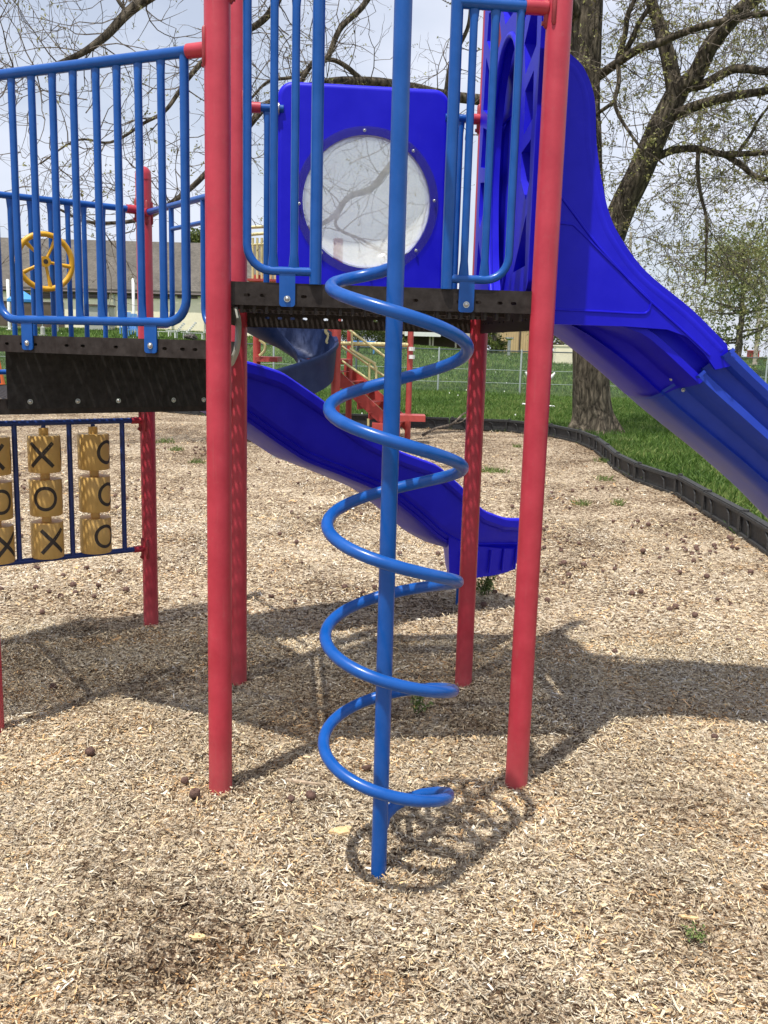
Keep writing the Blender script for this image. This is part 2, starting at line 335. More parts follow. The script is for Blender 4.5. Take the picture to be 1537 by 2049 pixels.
def np_mesh(name, co, faces, tone, mat, smooth=False):
    """fast mesh from arrays: co (n,3), faces (m,k)"""
    me = bpy.data.meshes.new(name); n = len(co); mth, k = faces.shape
    me.vertices.add(n); me.vertices.foreach_set('co', co.astype('f').ravel())
    me.loops.add(mth * k); me.loops.foreach_set('vertex_index', faces.astype('i').ravel())
    me.polygons.add(mth); me.polygons.foreach_set('loop_start', np.arange(0, mth * k, k, dtype='i')); me.polygons.foreach_set('loop_total', np.full(mth, k, 'i'))
    if tone is not None:
        a = me.attributes.new('tone', 'FLOAT', 'POINT'); a.data.foreach_set('value', tone.astype('f'))
    me.materials.append(mat); me.update(calc_edges=True); me.validate()
    if smooth: me.polygons.foreach_set('use_smooth', np.ones(mth, bool))
    o = bpy.data.objects.new(name, me); COL.objects.link(o); return o
def smoothpath(pts, k=6):
    pts = [Vector(p) for p in pts]; out = []
    P = [pts[0] * 2 - pts[1]] + pts + [pts[-1] * 2 - pts[-2]]
    for i in range(1, len(P) - 2):
        p0, p1, p2, p3 = P[i - 1:i + 3]
        for j in range(k):
            t = j / k; out.append(.5 * ((2 * p1) + (p2 - p0) * t + (2 * p0 - 5 * p1 + 4 * p2 - p3) * t * t + (3 * p1 - p0 - 3 * p2 + p3) * t ** 3))
    out.append(pts[-1]); return out
def interp(x, xs, ys): return float(np.interp(x, xs, ys))

# ------------------------------------------------------------------ terrain heights
# edging that bounds the wood chips (world x, y)
EDGE = [(-30, 29), (-14, 27.5), (-8, 25), (-4.2, 21.8), (-1.5, 20.3), (1.2, 19.9), (2.75, 19.7), (3.55, 18.3), (3.72, 16.3), (3.5, 14.2), (3.42, 12.9), (3.62, 11.3), (3.55, 10.2), (3.5, 9.1), (3.42, 8.1), (3.3, 6.9), (3.2, 5.5), (3.1, 2), (3.1, -8)]
EA = np.array(EDGE, float)
def inside_edge(x, y):
    x = np.asarray(x, float); y = np.asarray(y, float)
    poly = np.vstack([EA, [[-30, -8]]]); c = np.zeros(x.shape, bool); j = len(poly) - 1
    for i in range(len(poly)):
        xi, yi = poly[i]; xj, yj = poly[j]
        cond = ((yi > y) != (yj > y)) & (x < (xj - xi) * (y - yi) / (yj - yi + 1e-12) + xi); c ^= cond; j = i
    return c
def lump(x, y):
    return (.5 * np.sin(1.7 * x + .6 * y + 1) * np.sin(1.3 * y - .5 * x + 2) + .28 * np.sin(4.1 * x - 1.7 * y) * np.sin(3.7 * y + 1.1 * x + .7) + .16 * np.sin(9.3 * x + 3.1 * y + 2) * np.sin(8.1 * y - 4 * x) + .08 * np.sin(19 * x + 7 * y) * np.sin(17 * y - 9 * x))
DENTS = []
for _u, _v in ((0, 0), (1.17, 0), (0, 1.17), (1.17, 1.17), (-.585, 2.183), (-1.013, .585), (-1.598, 1.598)):
    _p = W(_u, _v); DENTS += [(_p.x + .03, _p.y + .04, .12, .028), (_p.x, _p.y, .30, -.012)]
_p = W(.563, -.586); DENTS += [(_p.x - .06, _p.y - .03, .06, -.012)]
_p = W(1.9, 3.0); DENTS += [(_p.x, _p.y, .6, -.03)]
DENTS += [(-.55, 2.35, .16, -.030), (.95, 2.55, .22, -.028), (.35, 2.15, .2, -.022), (1.2, 3.1, .3, -.018), (-1.1, 2.9, .35, -.018), (.1, 4.2, .5, -.02)]
def hgt(x, y):
    x = np.asarray(x, float); y = np.asarray(y, float)
    h = .016 * lump(x, y) * np.clip((y - 0) / 2, 0, 1)
    for bx, by, r_, a_ in DENTS: h = h + a_ * np.exp(-((x - bx) ** 2 + (y - by) ** 2) / (r_ * r_))
    far = np.clip((y - 30) / 32, 0, 1); far = far * far * (3 - 2 * far)
    left = np.clip((6 - x) / 18, 0, 1)
    return h + far * (1.55 + .75 * left) + .09 * np.clip((y - 20) / 10, 0, 1) * np.sin(x * .35 + 1)
# mulch bed sheet
def grid_sheet(name, xs, ys, dz, mat, keep=None):
    X, Y = np.meshgrid(xs, ys); Z = hgt(X, Y) + dz
    co = np.stack([X, Y, Z], -1).reshape(-1, 3); nx = len(xs); ny = len(ys)
    i = np.arange((ny - 1) * (nx - 1)); r = i // (nx - 1); c = i % (nx - 1); a = r * nx + c
    f = np.stack([a, a + 1, a + nx + 1, a + nx], 1)
    if keep is not None:
        cx = co[f].mean(1); f = f[keep(cx[:, 0], cx[:, 1])]
    o = np_mesh(name, co, f, None, mat, True); o['kind'] = 'structure'; return o
grid_sheet('mulch_ground', np.concatenate([np.linspace(-30, -4, 40), np.linspace(-3.8, 4.2, 180)]), np.concatenate([np.linspace(-8, 1, 14), np.linspace(1.1, 8, 150), np.linspace(8.15, 29.5, 110)]), 0, M['mulch'],
           lambda x, y: inside_edge(x, y) | (inside_edge(x - .1, y) & (y < 30)))
ysl = np.concatenate([np.linspace(-60, 4, 20), np.linspace(4.4, 40, 120), np.linspace(41, 90, 60), np.linspace(95, 1500, 30)])
xsl = np.concatenate([np.linspace(-1200, -40, 20), np.linspace(-38, 40, 160), np.linspace(45, 1200, 20)])
grid_sheet('lawn', xsl, ysl, -.035, M['lawn'])

# ------------------------------------------------------------------ wood chips
def tone_field(x, y):
    t = .55 * lump(x * .55 + 3, y * .5 + 1) + .55 * lump(x * 1.3 - 2, y * 1.5) + .55 * lump(x * 3.3, y * 3.1 + 5)
    return t
def chips(name, n, ylo, yhi, lscale, dens_pow):
    u = RNG.random(n); y = (ylo ** (dens_pow) + u * (yhi ** dens_pow - ylo ** dens_pow)) ** (1 / dens_pow)
    hw = .44 * y + .75
    x = (RNG.random(n) * 2 - 1) * hw
    k = inside_edge(x, y); x = x[k]; y = y[k]; n = len(x)
    L = np.clip(RNG.lognormal(math.log(.0165), .55, n), .006, .060) * lscale; Wd = np.clip(RNG.lognormal(math.log(.0041), .45, n), .0018, .015) * lscale
    Wd = np.minimum(Wd, L * .6)
    a = RNG.random(n) * 2 * PI; pit = RNG.normal(0, .24, n); rol = RNG.normal(0, .45, n)
    bend = RNG.normal(0, .12, n) * L
    z = hgt(x, y) + RNG.random(n) ** 1.5 * .018 * lscale + .002
    dx = np.stack([np.cos(a) * np.cos(pit), np.sin(a) * np.cos(pit), np.sin(pit)], -1)
    side = np.stack([-np.sin(a), np.cos(a), np.zeros(n)], -1); up = np.cross(dx, side)
    sd_ = side * np.cos(rol)[:, None] + up * np.sin(rol)[:, None]; nn = np.cross(dx, sd_)
    c = np.stack([x, y, z + np.abs(np.sin(pit)) * L * .35 + np.abs(np.sin(rol)) * Wd * .4], -1)
    co = np.empty((n, 6, 3))
    tp1 = RNG.uniform(.35, 1, n)[:, None]; tp2 = RNG.uniform(.25, 1, n)[:, None]; sk = RNG.normal(0, .25, n)[:, None] * Wd[:, None]
    hL = (L / 2)[:, None]; hW = (Wd / 2)[:, None]; bz = nn * bend[:, None]
    co[:, 0] = c - dx * hL - sd_ * hW * tp1; co[:, 1] = c - dx * hL * .9 + sd_ * hW * tp1 + dx * sk
    co[:, 2] = c - sd_ * hW + bz; co[:, 3] = c + sd_ * hW + bz
    co[:, 4] = c + dx * hL - sd_ * hW * tp2 + dx * sk; co[:, 5] = c + dx * hL * .92 + sd_ * hW * tp2
    b = np.arange(n)[:, None] * 6
    f = np.concatenate([b + np.array([[0, 2, 3, 1]]), b + np.array([[2, 4, 5, 3]])])
    big = (L > .03 * lscale)
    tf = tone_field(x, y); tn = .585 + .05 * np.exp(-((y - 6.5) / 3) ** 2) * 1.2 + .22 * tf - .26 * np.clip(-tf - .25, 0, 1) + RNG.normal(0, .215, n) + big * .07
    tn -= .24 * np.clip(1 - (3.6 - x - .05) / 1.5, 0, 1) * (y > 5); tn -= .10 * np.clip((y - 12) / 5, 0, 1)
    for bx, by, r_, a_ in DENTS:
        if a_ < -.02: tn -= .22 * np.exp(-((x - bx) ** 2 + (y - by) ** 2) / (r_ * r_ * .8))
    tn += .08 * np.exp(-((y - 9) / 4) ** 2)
    tn = np.where((RNG.random(n) < .07 * np.clip((y - 4) / 3, .25, 1)), RNG.uniform(0, .14, n), tn); tn = np.clip(tn, 0, 1)
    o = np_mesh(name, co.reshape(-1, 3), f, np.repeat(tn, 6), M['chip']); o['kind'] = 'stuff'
    o['label'] = 'pale tan and grey wood chips covering the play area'; o['category'] = 'wood chips'
    return o
def join_np(objs, name):
    tot = []
    vs = []; fs = []; ts = []; off = 0
    for o in objs:
        me = o.data; n = len(me.vertices); c = np.empty(n * 3, 'f'); me.vertices.foreach_get('co', c); l = np.empty(len(me.loops), 'i'); me.loops.foreach_get('vertex_index', l)
        t = np.empty(n, 'f'); me.attributes['tone'].data.foreach_get('value', t)
        vs.append(c.reshape(-1, 3)); fs.append(l.reshape(-1, 4) + off); ts.append(t); off += n
        bpy.data.objects.remove(o); bpy.data.meshes.remove(me)
    o = np_mesh(name, np.vstack(vs), np.vstack(fs), np.concatenate(ts), M['chip']); o['kind'] = 'stuff'
    o['label'] = 'pale tan and grey wood chips covering the play area'; o['category'] = 'wood chips'; return o
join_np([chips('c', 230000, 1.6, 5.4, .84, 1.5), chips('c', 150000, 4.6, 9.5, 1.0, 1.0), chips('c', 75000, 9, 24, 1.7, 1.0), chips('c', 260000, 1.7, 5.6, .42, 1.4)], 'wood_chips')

# ------------------------------------------------------------------ grass blades beyond the edging
def blades(name, x, y, hmin, hmax, wid, mat, tshift=0):
    n = len(x); h = RNG.uniform(hmin, hmax, n); a = RNG.random(n) * 2 * PI; lean = RNG.normal(0, .35, n)
    z = hgt(x, y) - .03; base = np.stack([x, y, z], -1); s_ = np.stack([np.cos(a), np.sin(a), np.zeros(n)], -1) * (wid / 2)
    d = np.stack([-np.sin(a) * lean, np.cos(a) * lean, np.ones(n)], -1) * h[:, None]
    co = np.empty((n, 4, 3)); co[:, 0] = base - s_; co[:, 1] = base + s_; co[:, 2] = base + d * .6 + s_ * .7; co[:, 3] = base + d + np.stack([-np.sin(a), np.cos(a), np.zeros(n)], -1) * (lean * h * .5)[:, None]
    f = np.arange(n)[:, None] * 4 + np.array([[0, 1, 2, 3]])
    t = np.clip(RNG.normal(.40 + tshift, .22, n) + .34 * lump(x * .5, y * .5) + .2 * lump(x * 1.7, y * 1.3), 0, 1)
    return np_mesh(name, co.reshape(-1, 3), f, np.repeat(t, 4), mat)
n = 230000
y = 7 + RNG.random(n) ** 1.15 * 30; x = (RNG.random(n) * 2 - 1) * (.44 * y + 1)
k = ~inside_edge(x, y); x = x[k]; y = y[k]
g1 = blades('grass', x, y, .05, .13, .014, M['grassblade'])
g1['kind'] = 'stuff'
n = 110000
y = 36 + RNG.random(n) * 28; x = (RNG.random(n) * 2 - 1) * (.44 * y + 1)
g2 = blades('distant_grass', x, y, .06, .16, .035, M['grassblade'], -.03); g2['kind'] = 'stuff'; g2['label'] = 'sunlit grass of the far lawn rising behind the chain link fence'; g2['category'] = 'grass'
n = 110; y = 19 + RNG.random(n) ** .7 * 34; x = (RNG.random(n) * 2 - 1) * (.44 * y + 1); k = ~inside_edge(x, y); x = x[k]; y = y[k]; n = len(x); z = hgt(x, y) + .07
c = np.stack([x, y, z], -1); r_ = .014; co = np.stack([c + [-r_, 0, -r_], c + [r_, -.01, -r_], c + [r_, 0, r_], c + [-r_, .01, r_]], 1).reshape(-1, 3)
fl = np_mesh('lawn_flowers', co, np.arange(n)[:, None] * 4 + np.array([[0, 1, 2, 3]]), None, M['white']); fl['kind'] = 'stuff'; fl['label'] = 'tiny white clover and dandelion heads dotted over the lawn'; fl['category'] = 'flowers'
g1['kind'] = 'stuff'; g1['label'] = 'bright green grass blades on the lawn beyond the edging'; g1['category'] = 'grass'

# ------------------------------------------------------------------ the play structure
FLp = (0, 0); FRp = (1.17, 0); BLp = (0, 1.17); BRp = (1.17, 1.17); P5p = (-.585, 2.183); P6p = (-1.013, .585); P7p = (-1.598, 1.598)
PS = thing('play_structure', W(.585, .585, 0), 'near red and blue playground climbing frame with spiral climber and two royal blue slides', 'play structure')
ZU, ZT, ZS = 1.925, 1.72, 1.46          # deck heights
PR = .0445
def post(uv, top, z0=-.1, lab=None):
    b = MB(); p = W(*uv)
    zs = [z0, top - .045] + [top - .045 + .045 * math.sin(a) for a in (.5, .9, 1.2, 1.45)]
    rs = [PR, PR] + [PR * math.cos(a) + .001 for a in (.5, .9, 1.2, 1.45)]
    b.tube([p + Vector((0, 0, z)) for z in zs], rs, 28)
    b.tube([p + Vector((0, 0, top - .075)), p + Vector((0, 0, top - .07))], PR + .0015, 28)
    return b.build('post', M['red'], PS, label=lab)
post(FLp, 4.1); post(FRp, 4.1); post(BLp, 4.1); post(BRp, 4.1); post(P5p, 2.68); post((-1.026, .582), 2.95); post(P7p, 2.68)

def seg_frame(A, B):
    a = W(*A); b = W(*B); X = (b - a).normalized(); return a, X, Vector((0, 0, 1)), (b - a).length
def slot(cx, cy, w=.017, h=.009, k=4):
    pts = []
    for i in range(k + 1): th = -PI / 2 + PI * i / k; pts.append((cx + w / 2 + h / 2 * math.cos(th) - h / 2, cy + h / 2 * math.sin(th)))
    for i in range(k + 1): th = PI / 2 + PI * i / k; pts.append((cx - w / 2 + h / 2 * math.cos(th) + h / 2, cy + h / 2 * math.sin(th)))
    return pts
def flange(bld, A, B, ztop, hgt_, slots, off=0, inset=.044):
    a, X, Z, L = seg_frame(A, B); N = X.cross(Z)
    outer = [(inset, -hgt_), (L - inset, -hgt_), (L - inset, 0), (inset, 0)]
    bld.plate(outer, [slot(t, -z, .022, .011) for t, z in slots], a + Vector((0, 0, ztop)) + N * off, X, Z, .005)
def perf_deck(poly, z, parent_b, pitch=.0245, r=.0065):
    """perforated sheet covering a convex polygon of (u,v)"""
    P = [Vector((a, b)) for a, b in poly]; cen = sum(P, Vector((0, 0))) / len(P)
    us = [p.x for p in P]; vs_ = [p.y for p in P]
    def ins(u, v, mrg):
        for i in range(len(P)):
            a, b = P[i], P[(i + 1) % len(P)]; e_ = (b - a).normalized(); nrm = Vector((-e_.y, e_.x))
            d = nrm.dot(Vector((u, v)) - a); s = 1 if nrm.dot(cen - a) > 0 else -1
            if d * s < mrg: return False
        return True
    h = pitch / 2; row = 0
    v = min(vs_) + h
    while v < max(vs_):
        u = min(us) + h + (h if row % 2 else 0)
        while u < max(us):
            if ins(u, v, pitch * .62):
                o = [(u + a * h, v + b * h) for a, b in ((-1, -1), (0, -1), (1, -1), (1, 0), (1, 1), (0, 1), (-1, 1), (-1, 0))]
                i_ = [(u + r * math.cos(t), v + r * math.sin(t)) for t in [(-.75 + .25 * j) * PI for j in range(8)]]
                vv = [W(a, b, z) for a, b in o] + [W(a, b, z) for a, b in i_]
                parent_b.add(vv, [(j, (j + 1) % 8, 8 + (j + 1) % 8, 8 + j) for j in range(8)], 0, True)
            else:
                q = [Vector((u - h, v - h)), Vector((u + h, v - h)), Vector((u + h, v + h)), Vector((u - h, v + h))]
                for i in range(len(P)):
                    a, b = P[i], P[(i + 1) % len(P)]; e_ = (b - a).normalized(); nrm = Vector((-e_.y, e_.x)); nrm = nrm if nrm.dot(cen - a) > 0 else -nrm
                    o2 = []
                    for j in range(len(q)):
                        c, d_ = q[j], q[(j + 1) % len(q)]; dc, dd = nrm.dot(c - a) - .002, nrm.dot(d_ - a) - .002
                        if dc >= 0: o2.append(c)
                        if dc * dd < 0: o2.append(c.lerp(d_, dc / (dc - dd)))
                    q = o2
                    if len(q) < 3: break
                if len(q) >= 3: parent_b.add([W(c.x, c.y, z) for c in q], [tuple(range(len(q)))], 0, True)
            u += pitch
        v += pitch; row += 1
def deck(name_, corners, z, edges, lab):
    b = MB(); perf_deck(corners, z, b)
    for e_ in edges: flange(b, *e_)
    cu = [c for c in corners]
    return b, name_, lab
# upper deck
sl = lambda L, zc: [(t, zc) for t in (.10, .155, .235, .30, .46, .62, .70, .86, .93, 1.01, 1.06) if t < L - .07]
bU, _, _ = deck('deck', [FLp, FRp, BRp, BLp], ZU, [(FLp, FRp, ZU + .006, .080, sl(1.17, .045), 0), (BLp, BRp, ZU + .004, .135, [(t, .09) for t in (.14, .20, .26, .32, .42, .49, .66, .74, .84, .90, .96)], 0), (FLp, BLp, ZU + .004, .135, sl(1.17, .09), 0), (FRp, BRp, ZU + .004, .135, sl(1.17, .09), 0)], '')
for v in (.40, .78): bU.box(W(.585, v, ZU - .04), 1.08, .035, .07, EU, EV)
for i in range(24):                                       # turned down tabs behind the front edge
    bU.box(W(.08 + i * .044, .035, ZU - .075), .010, .05, .05, EU, EV)
upper = bU.build('deck', M['brown'], PS, label='highest brown deck, above the spiral climber')
bT, _, _ = deck('deck', [FLp, BLp, P6p], ZT, [(FLp, P6p, ZT + .004, .066, sl(1.17, .034), 0), (FLp, BLp, ZT + .003, .066, [], -.01), (BLp, P6p, ZT + .003, .066, [], 0)], '')
bT.build('deck', M['brown'], PS, label='middle brown deck, three cornered')
bS, _, _ = deck('deck', [BLp, P5p, P7p, P6p], ZS, [(BLp, P5p, ZS + .004, .066, sl(1.17, .034), 0), (P5p, P7p, ZS + .004, .066, sl(1.17, .034), 0), (P7p, P6p, ZS + .004, .066, sl(1.17, .034), 0), (P6p, BLp, ZS + .002, .066, [], .012)], '')
bS.build('deck', M['brown'], PS, label='lowest brown deck, at the back left')
P6q = (-2.026, 0); P7q = (-2.611, 1.013)
bX, _, _ = deck('deck', [P6p, P7p, P7q, P6q], ZS - .012, [(P7p, P7q, ZS - .008, .066, sl(1.17, .034), 0), (P6p, P6q, ZS - .008, .066, sl(1.17, .034), 0), (P6q, P7q, ZS - .008, .066, [], 0)], '')
bX.build('deck', M['brown'], PS, label='low brown deck continuing past the left edge of the view')
post(P6q, 2.68); post(P7q, 2.68)
# riser between the two lower decks
a, X, Z, L = seg_frame(BLp, P6p); N = X.cross(Z)
b = MB(); b.plate([(.07, -.30), (L - .10, -.30), (L - .10, -.035), (.07, -.035)], [], a + Vector((0, 0, ZT)) - N * .02, X, Z, .006)
rise = b.build('riser_panel', M['panel'], PS)
def bolt(p, nrm, r=.011, parent=PS, name='bolt'):
    b = MB(); nrm = nrm.normalized()
    b.tube([p, p + nrm * .002], r * 1.35, 16); b.tube([p + nrm * .002, p + nrm * .005, p + nrm * .008, p + nrm * .0095], [r, r * .95, r * .6, r * .15], 16)
    return b.build(name, M['steel'], parent)
toward = -EV
nf = N if N.dot(toward) > 0 else -N
for t in (.19, .34, .60, .78, .98): bolt(a + X * t + Vector((0, 0, ZT - .27)) + nf * (-.02 + (.0 if nf == N else .04) + .004) if False else a + X * t + Vector((0, 0, ZT - .27)) - N * .02 + nf * .004, nf, .008, rise)

def bar(bld, p0, p1, r=.0133, ax=None, flare=.06, w=1.38):
    """round bar whose ends are pressed flat and wide in the panel plane (axis ax)"""
    p0 = Vector(p0); p1 = Vector(p1); d = p1 - p0; L = d.length; d = d / L
    st = [0, .012, flare, L - flare, L - .012, L]
    fr = [(w, .55), (w * .98, .6), (1, 1), (1, 1), (w * .98, .6), (w, .55)]
    bld.tube([p0 + d * s for s in st], r, 12, flat_ax=ax, fr=fr)
def corner(p, d1, d2, r, k=6):
    """arc points replacing the corner p between directions d1 (incoming) and d2 (outgoing)"""
    return [p - d1 * r * (1 - math.sin(PI / 2 * i / k)) + d2 * r * (1 - math.cos(PI / 2 * i / k)) for i in range(k + 1)]
def clamp(parent, pu, X, z, reach, r=.0245):
    """red socket plus dark bracket on a post at pu, pointing along X"""
    b = MB(); p = pu + Vector((0, 0, z))
    b.tube([p + X * (PR - .002), p + X * reach], r, 16)
    o = b.build('socket', M['red'], parent)
    c = MB(); Y = Vector((0, 0, 1)).cross(X)
    for s_ in (-1, 1): c.tube([p + X * (PR * .62) + Y * (s_ * PR * .80) + Vector((0, 0, zz)) for zz in (-.062, -.055, .055, .062)], [.004, .0085, .0085, .004], 8)
    c.tube([p + X * (PR - .001) + Vector((0, 0, zz)) for zz in (-.066, -.058, .058, .066)], [.006, .0115, .0115, .006], 10)
    c.tube([p + X * (PR + .006) + Vector((0, 0, -.05)), p + X * (PR + .016) + Vector((0, 0, -.05))], .008, 8)
    c.build('bracket', M['red_dark'], parent)
def tab(parent, p, X, zt, zb, w=.056):
    N_ = X.cross(Vector((0, 0, 1)))
    if N_.dot(EV) > 0: N_ = -N_
    k = 5; rr = .012
    out = [(-w / 2, 0), (-w / 2, zb - zt + rr)] + [(-w / 2 + rr - rr * math.cos(PI / 2 * i / k), zb - zt + rr - rr * math.sin(PI / 2 * i / k)) for i in range(1, k + 1)] + [(w / 2 - rr + rr * math.sin(PI / 2 * i / k), zb - zt + rr - rr * math.cos(PI / 2 * i / k)) for i in range(k)] + [(w / 2, zb - zt + rr), (w / 2, 0)]
    b = MB(); b.plate(out, [], p + Vector((0, 0, zt)) + N_ * .008, X, Vector((0, 0, 1)), .006)
    o = b.build('tab', M['blue'], parent); bolt(p + Vector((0, 0, zb + .027)) + N_ * .0115, N_, .0085, parent)
    return o
# --- railing on the middle deck, facing the viewer
a, X, Z, L = seg_frame(FLp, P6p)
b = MB(); zt, zb = 2.695, 1.785
b.tube([a + X * .115 + Z * zt, a + X * (L - .115) + Z * zt], .0195, 16)
rail1 = b.build('railing', M['blue'], PS, label='long blue railing with upright bars on the middle deck')
b = MB(); t0, t1 = .137, L - .125
pth = [a + X * t0 + Z * zt] + corner(a + X * t0 + Z * zb, -Z, X, .085) + corner(a + X * t1 + Z * zb, X, Z, .085) + [a + X * t1 + Z * zt]
b.tube(pth, .0165, 14); b.build('lower_frame', M['blue'], rail1)
for t in (.236, .335, .430, .525, .631, .730, .832, .932):
    b = MB(); bar(b, a + X * t + Z * (zt - .008), a + X * t + Z * (zb + .008), .0140, X); b.build('bar', M['blue'], rail1)
clamp(rail1, W(*FLp), X, zt, .12); clamp(rail1, W(*P6p), -X, zt, .12)
tab(rail1, a + X * .292, X, zb - .008, 1.672); tab(rail1, a + X * .893, X, zb - .008, 1.668)
# --- railing at the far edge of the low deck, with the steering wheel
a, X, Z, L = seg_frame(P5p, P7p)
b = MB(); zt, zb = 2.44, 1.53
b.tube([a + X * .09 + Z * zt, a + X * (L - .09) + Z * zt], .0175, 14)
rail2 = b.build('railing', M['blue'], PS, label='blue railing at the back of the low deck, carrying the yellow wheel')
b = MB(); b.tube([a + X * .09 + Z * zb, a + X * (L - .09) + Z * zb], .014, 12); b.build('lower_frame', M['blue'], rail2)
for t in (.124, .237, .342, .430, .522, .625, .728, .83, .935, 1.045):
    b = MB(); bar(b, a + X * t + Z * (zt - .008), a + X * t + Z * (zb - .06), .0135, X); b.build('bar', M['blue'], rail2)
clamp(rail2, W(*P5p), X, zt, .10); clamp(rail2, W(*P7p), -X, zt, .10)
wc = a + X * .573 + Z * 2.115; Nw = X.cross(Z); Nw = Nw if Nw.dot(EV) < 0 else -Nw; wc = wc + Nw * .055
b = MB(); R_ = .142
b.tube([wc + X * (R_ * math.cos(2 * PI * i / 40)) + Z * (R_ * math.sin(2 * PI * i / 40)) for i in range(41)], .0150, 12, cap=False)
for i in range(5):
    th = PI / 2 + .45 + 2 * PI * i / 5; d = X * math.cos(th) + Z * math.sin(th); b.tube([wc + d * .02, wc + d * .08, wc + d * (R_ - .005)], [.008, .0085, .013], 8)
b.tube([wc - Nw * .012, wc + Nw * .012], .028, 18)
wheel = b.build('steering_wheel', M['wheelyellow'], PS)
b = MB(); b.tube([wc - Nw * .055, wc + Nw * .0125], .013, 12); b.build('hub', M['black'], wheel)
# --- slide hoop on the edge P5 - BL
a, X, Z, L = seg_frame(P5p, BLp)
b = MB(); b.tube([a + X * .05 + Z * 2.425, a + X * (L - .05) + Z * 2.425], .0175, 12)
hoop = b.build('railing', M['blue'], PS, label='blue hoop rail over the entrance of the wavy slide')
for s in (.39, .79):
    dr = -1 if s < .5 else 1
    b = MB(); b.tube([a + X * s + Z * 2.425] + corner(a + X * s + Z * 1.80, -Z, X * dr, .09) + [a + X * (s + dr * .26) + Z * 1.80], .0145, 12); b.build('upright', M['blue'], hoop)
b = MB(); b.tube([a + X * .39 + Z * 2.307, a + X * .79 + Z * 2.307], .012, 10); b.build('cross_bar', M['blue'], hoop)
clamp(hoop, W(*P5p), X, 2.425, .085)
# --- tic tac toe panel under the low deck
a, X, Z, L = seg_frame(P5p, P7p)
b = MB()
b.tube([a + X * .09 + Z * 1.255, a + X * (L - .09) + Z * 1.255], .0165, 12)
M['navy'] = paint('dark_blue_coat', (.008, .035, .20), .35, .1, .05, 12)
ttt = b.build('game_panel', M['navy'], PS, label='noughts and crosses panel with yellow turning drums')
b = MB(); b.tube([a + X * .09 + Z * .485, a + X * (L - .09) + Z * .485], .0165, 12); b.build('bottom_rail', M['navy'], ttt)
for t in (.155, .46, .755, 1.03):
    b = MB(); b.tube([a + X * t + Z * 1.25, a + X * t + Z * .49], .0145, 12); b.build('upright', M['navy'], ttt)
for z_ in (1.255, .485):
    clamp(ttt, W(*P5p), X, z_, .10, .02); clamp(ttt, W(*P7p), -X, z_, .10, .02)
CR, CH = .088, .203
face = X.cross(Z); face = face if face.dot(EV) < 0 else -face
sid = Z.cross(face)        # to the right as seen from the front
def mark(bld, c, kind, rot):
    """raised mark wrapped on the drum, centred at angle rot from the front face"""
    def P(s, z, h=.0012): th = rot + s / CR; return c + face * (math.cos(th) * (CR + h)) + sid * (math.sin(th) * (CR + h)) + Z * z
    def ribbon(pts, w, closed=False):
        n_ = len(pts); vs = []
        for i, (s, z) in enumerate(pts):
            if closed: p, q = pts[(i - 1) % n_], pts[(i + 1) % n_]
            else: p, q = pts[max(i - 1, 0)], pts[min(i + 1, n_ - 1)]
            tx, tz = q[0] - p[0], q[1] - p[1]; l = math.hypot(tx, tz); nx, nz_ = -tz / l * w / 2, tx / l * w / 2
            vs += [P(s + nx, z + nz_), P(s - nx, z - nz_)]
        fs = [(2 * i, 2 * i + 2, 2 * i + 3, 2 * i + 1) for i in range(n_ - 1)]
        if closed: fs.append((2 * n_ - 2, 0, 1, 2 * n_ - 1))
        bld.add(vs, fs, 1, True)
    if kind == 'X':
        for s in (-1, 1): ribbon([(s * (-.060 + .120 * i / 8), -.066 + .132 * i / 8) for i in range(9)], .021)
    else: ribbon([(.056 * math.cos(2 * PI * i / 32), .060 * math.sin(2 * PI * i / 32)) for i in range(32)], .0185, True)
grid_marks = {(.325): [('O', .62), ('O', .62), ('O', .33)], (.6): [('X', -.42), ('O', -.30), ('X', .05)], (.868): [('X', -.3), ('O', .10), ('X', .35)]}
for t, rows in grid_marks.items():
    b = MB(); b.tube([a + X * t + Z * 1.25, a + X * t + Z * .49], .012, 10); b.build('spindle', M['navy'], ttt)
    for (kd, rot), z_ in zip(rows, (1.085, .842, .600)):
        b = MB(); c = a + X * t + Z * z_
        b.tube([c - Z * (CH / 2), c - Z * (CH / 2 - .006), c + Z * (CH / 2 - .006), c + Z * (CH / 2)], [CR - .003, CR, CR, CR - .003], 40)
        b.tube([c + Z * (CH / 2), c + Z * (CH / 2 + .04)], .026, 20)
        mark(b, c, kd, rot); mark(b, c, 'O' if kd == 'X' else 'X', rot + 2.1)
        b.build('game_drum', [M['yellow'], M['black']], ttt)
# --- front barriers either side of the spiral climber
def side_barrier(u_in, u_out, bars, zt, zb, tabu, lab, sgn):
    a = W(0, 0, 0); X = EU; Z = Vector((0, 0, 1))
    b = MB(); b.tube([a + X * u_in + Z * (zt + .02), a + X * u_in + Z * (ZU + .004)], .0215, 16)
    o = b.build('railing', M['blue'], PS, label=lab)
    b = MB(); d = -1 if u_out < u_in else 1
    b.tube([a + X * u_in + Z * zb, ] + corner(a + X * u_out + Z * zb, X * d, Z, .085) + [a + X * u_out + Z * zt], .0150, 14); b.build('lower_frame', M['blue'], o)
    post_u = 0 if d < 0 else 1.17
    b = MB(); b.tube([a + X * u_in + Z * zt, a + X * (post_u - d * .115) + Z * zt], .0195, 14); b.build('top_rail', M['blue'], o)
    clamp(o, W(post_u, 0), X * (-d), zt, .12)
    for u in bars:
        b = MB(); bar(b, a + X * u + Z * zt, a + X * u + Z * (zb + .004), .0140, X); b.build('bar', M['blue'], o)
    tab(o, a + X * tabu, X, zb, ZU - .076)
    return o
side_barrier(.340, .10, (.191, .264), 2.90, 1.972, .241, 'blue barred railing left of the spiral climber', -1)
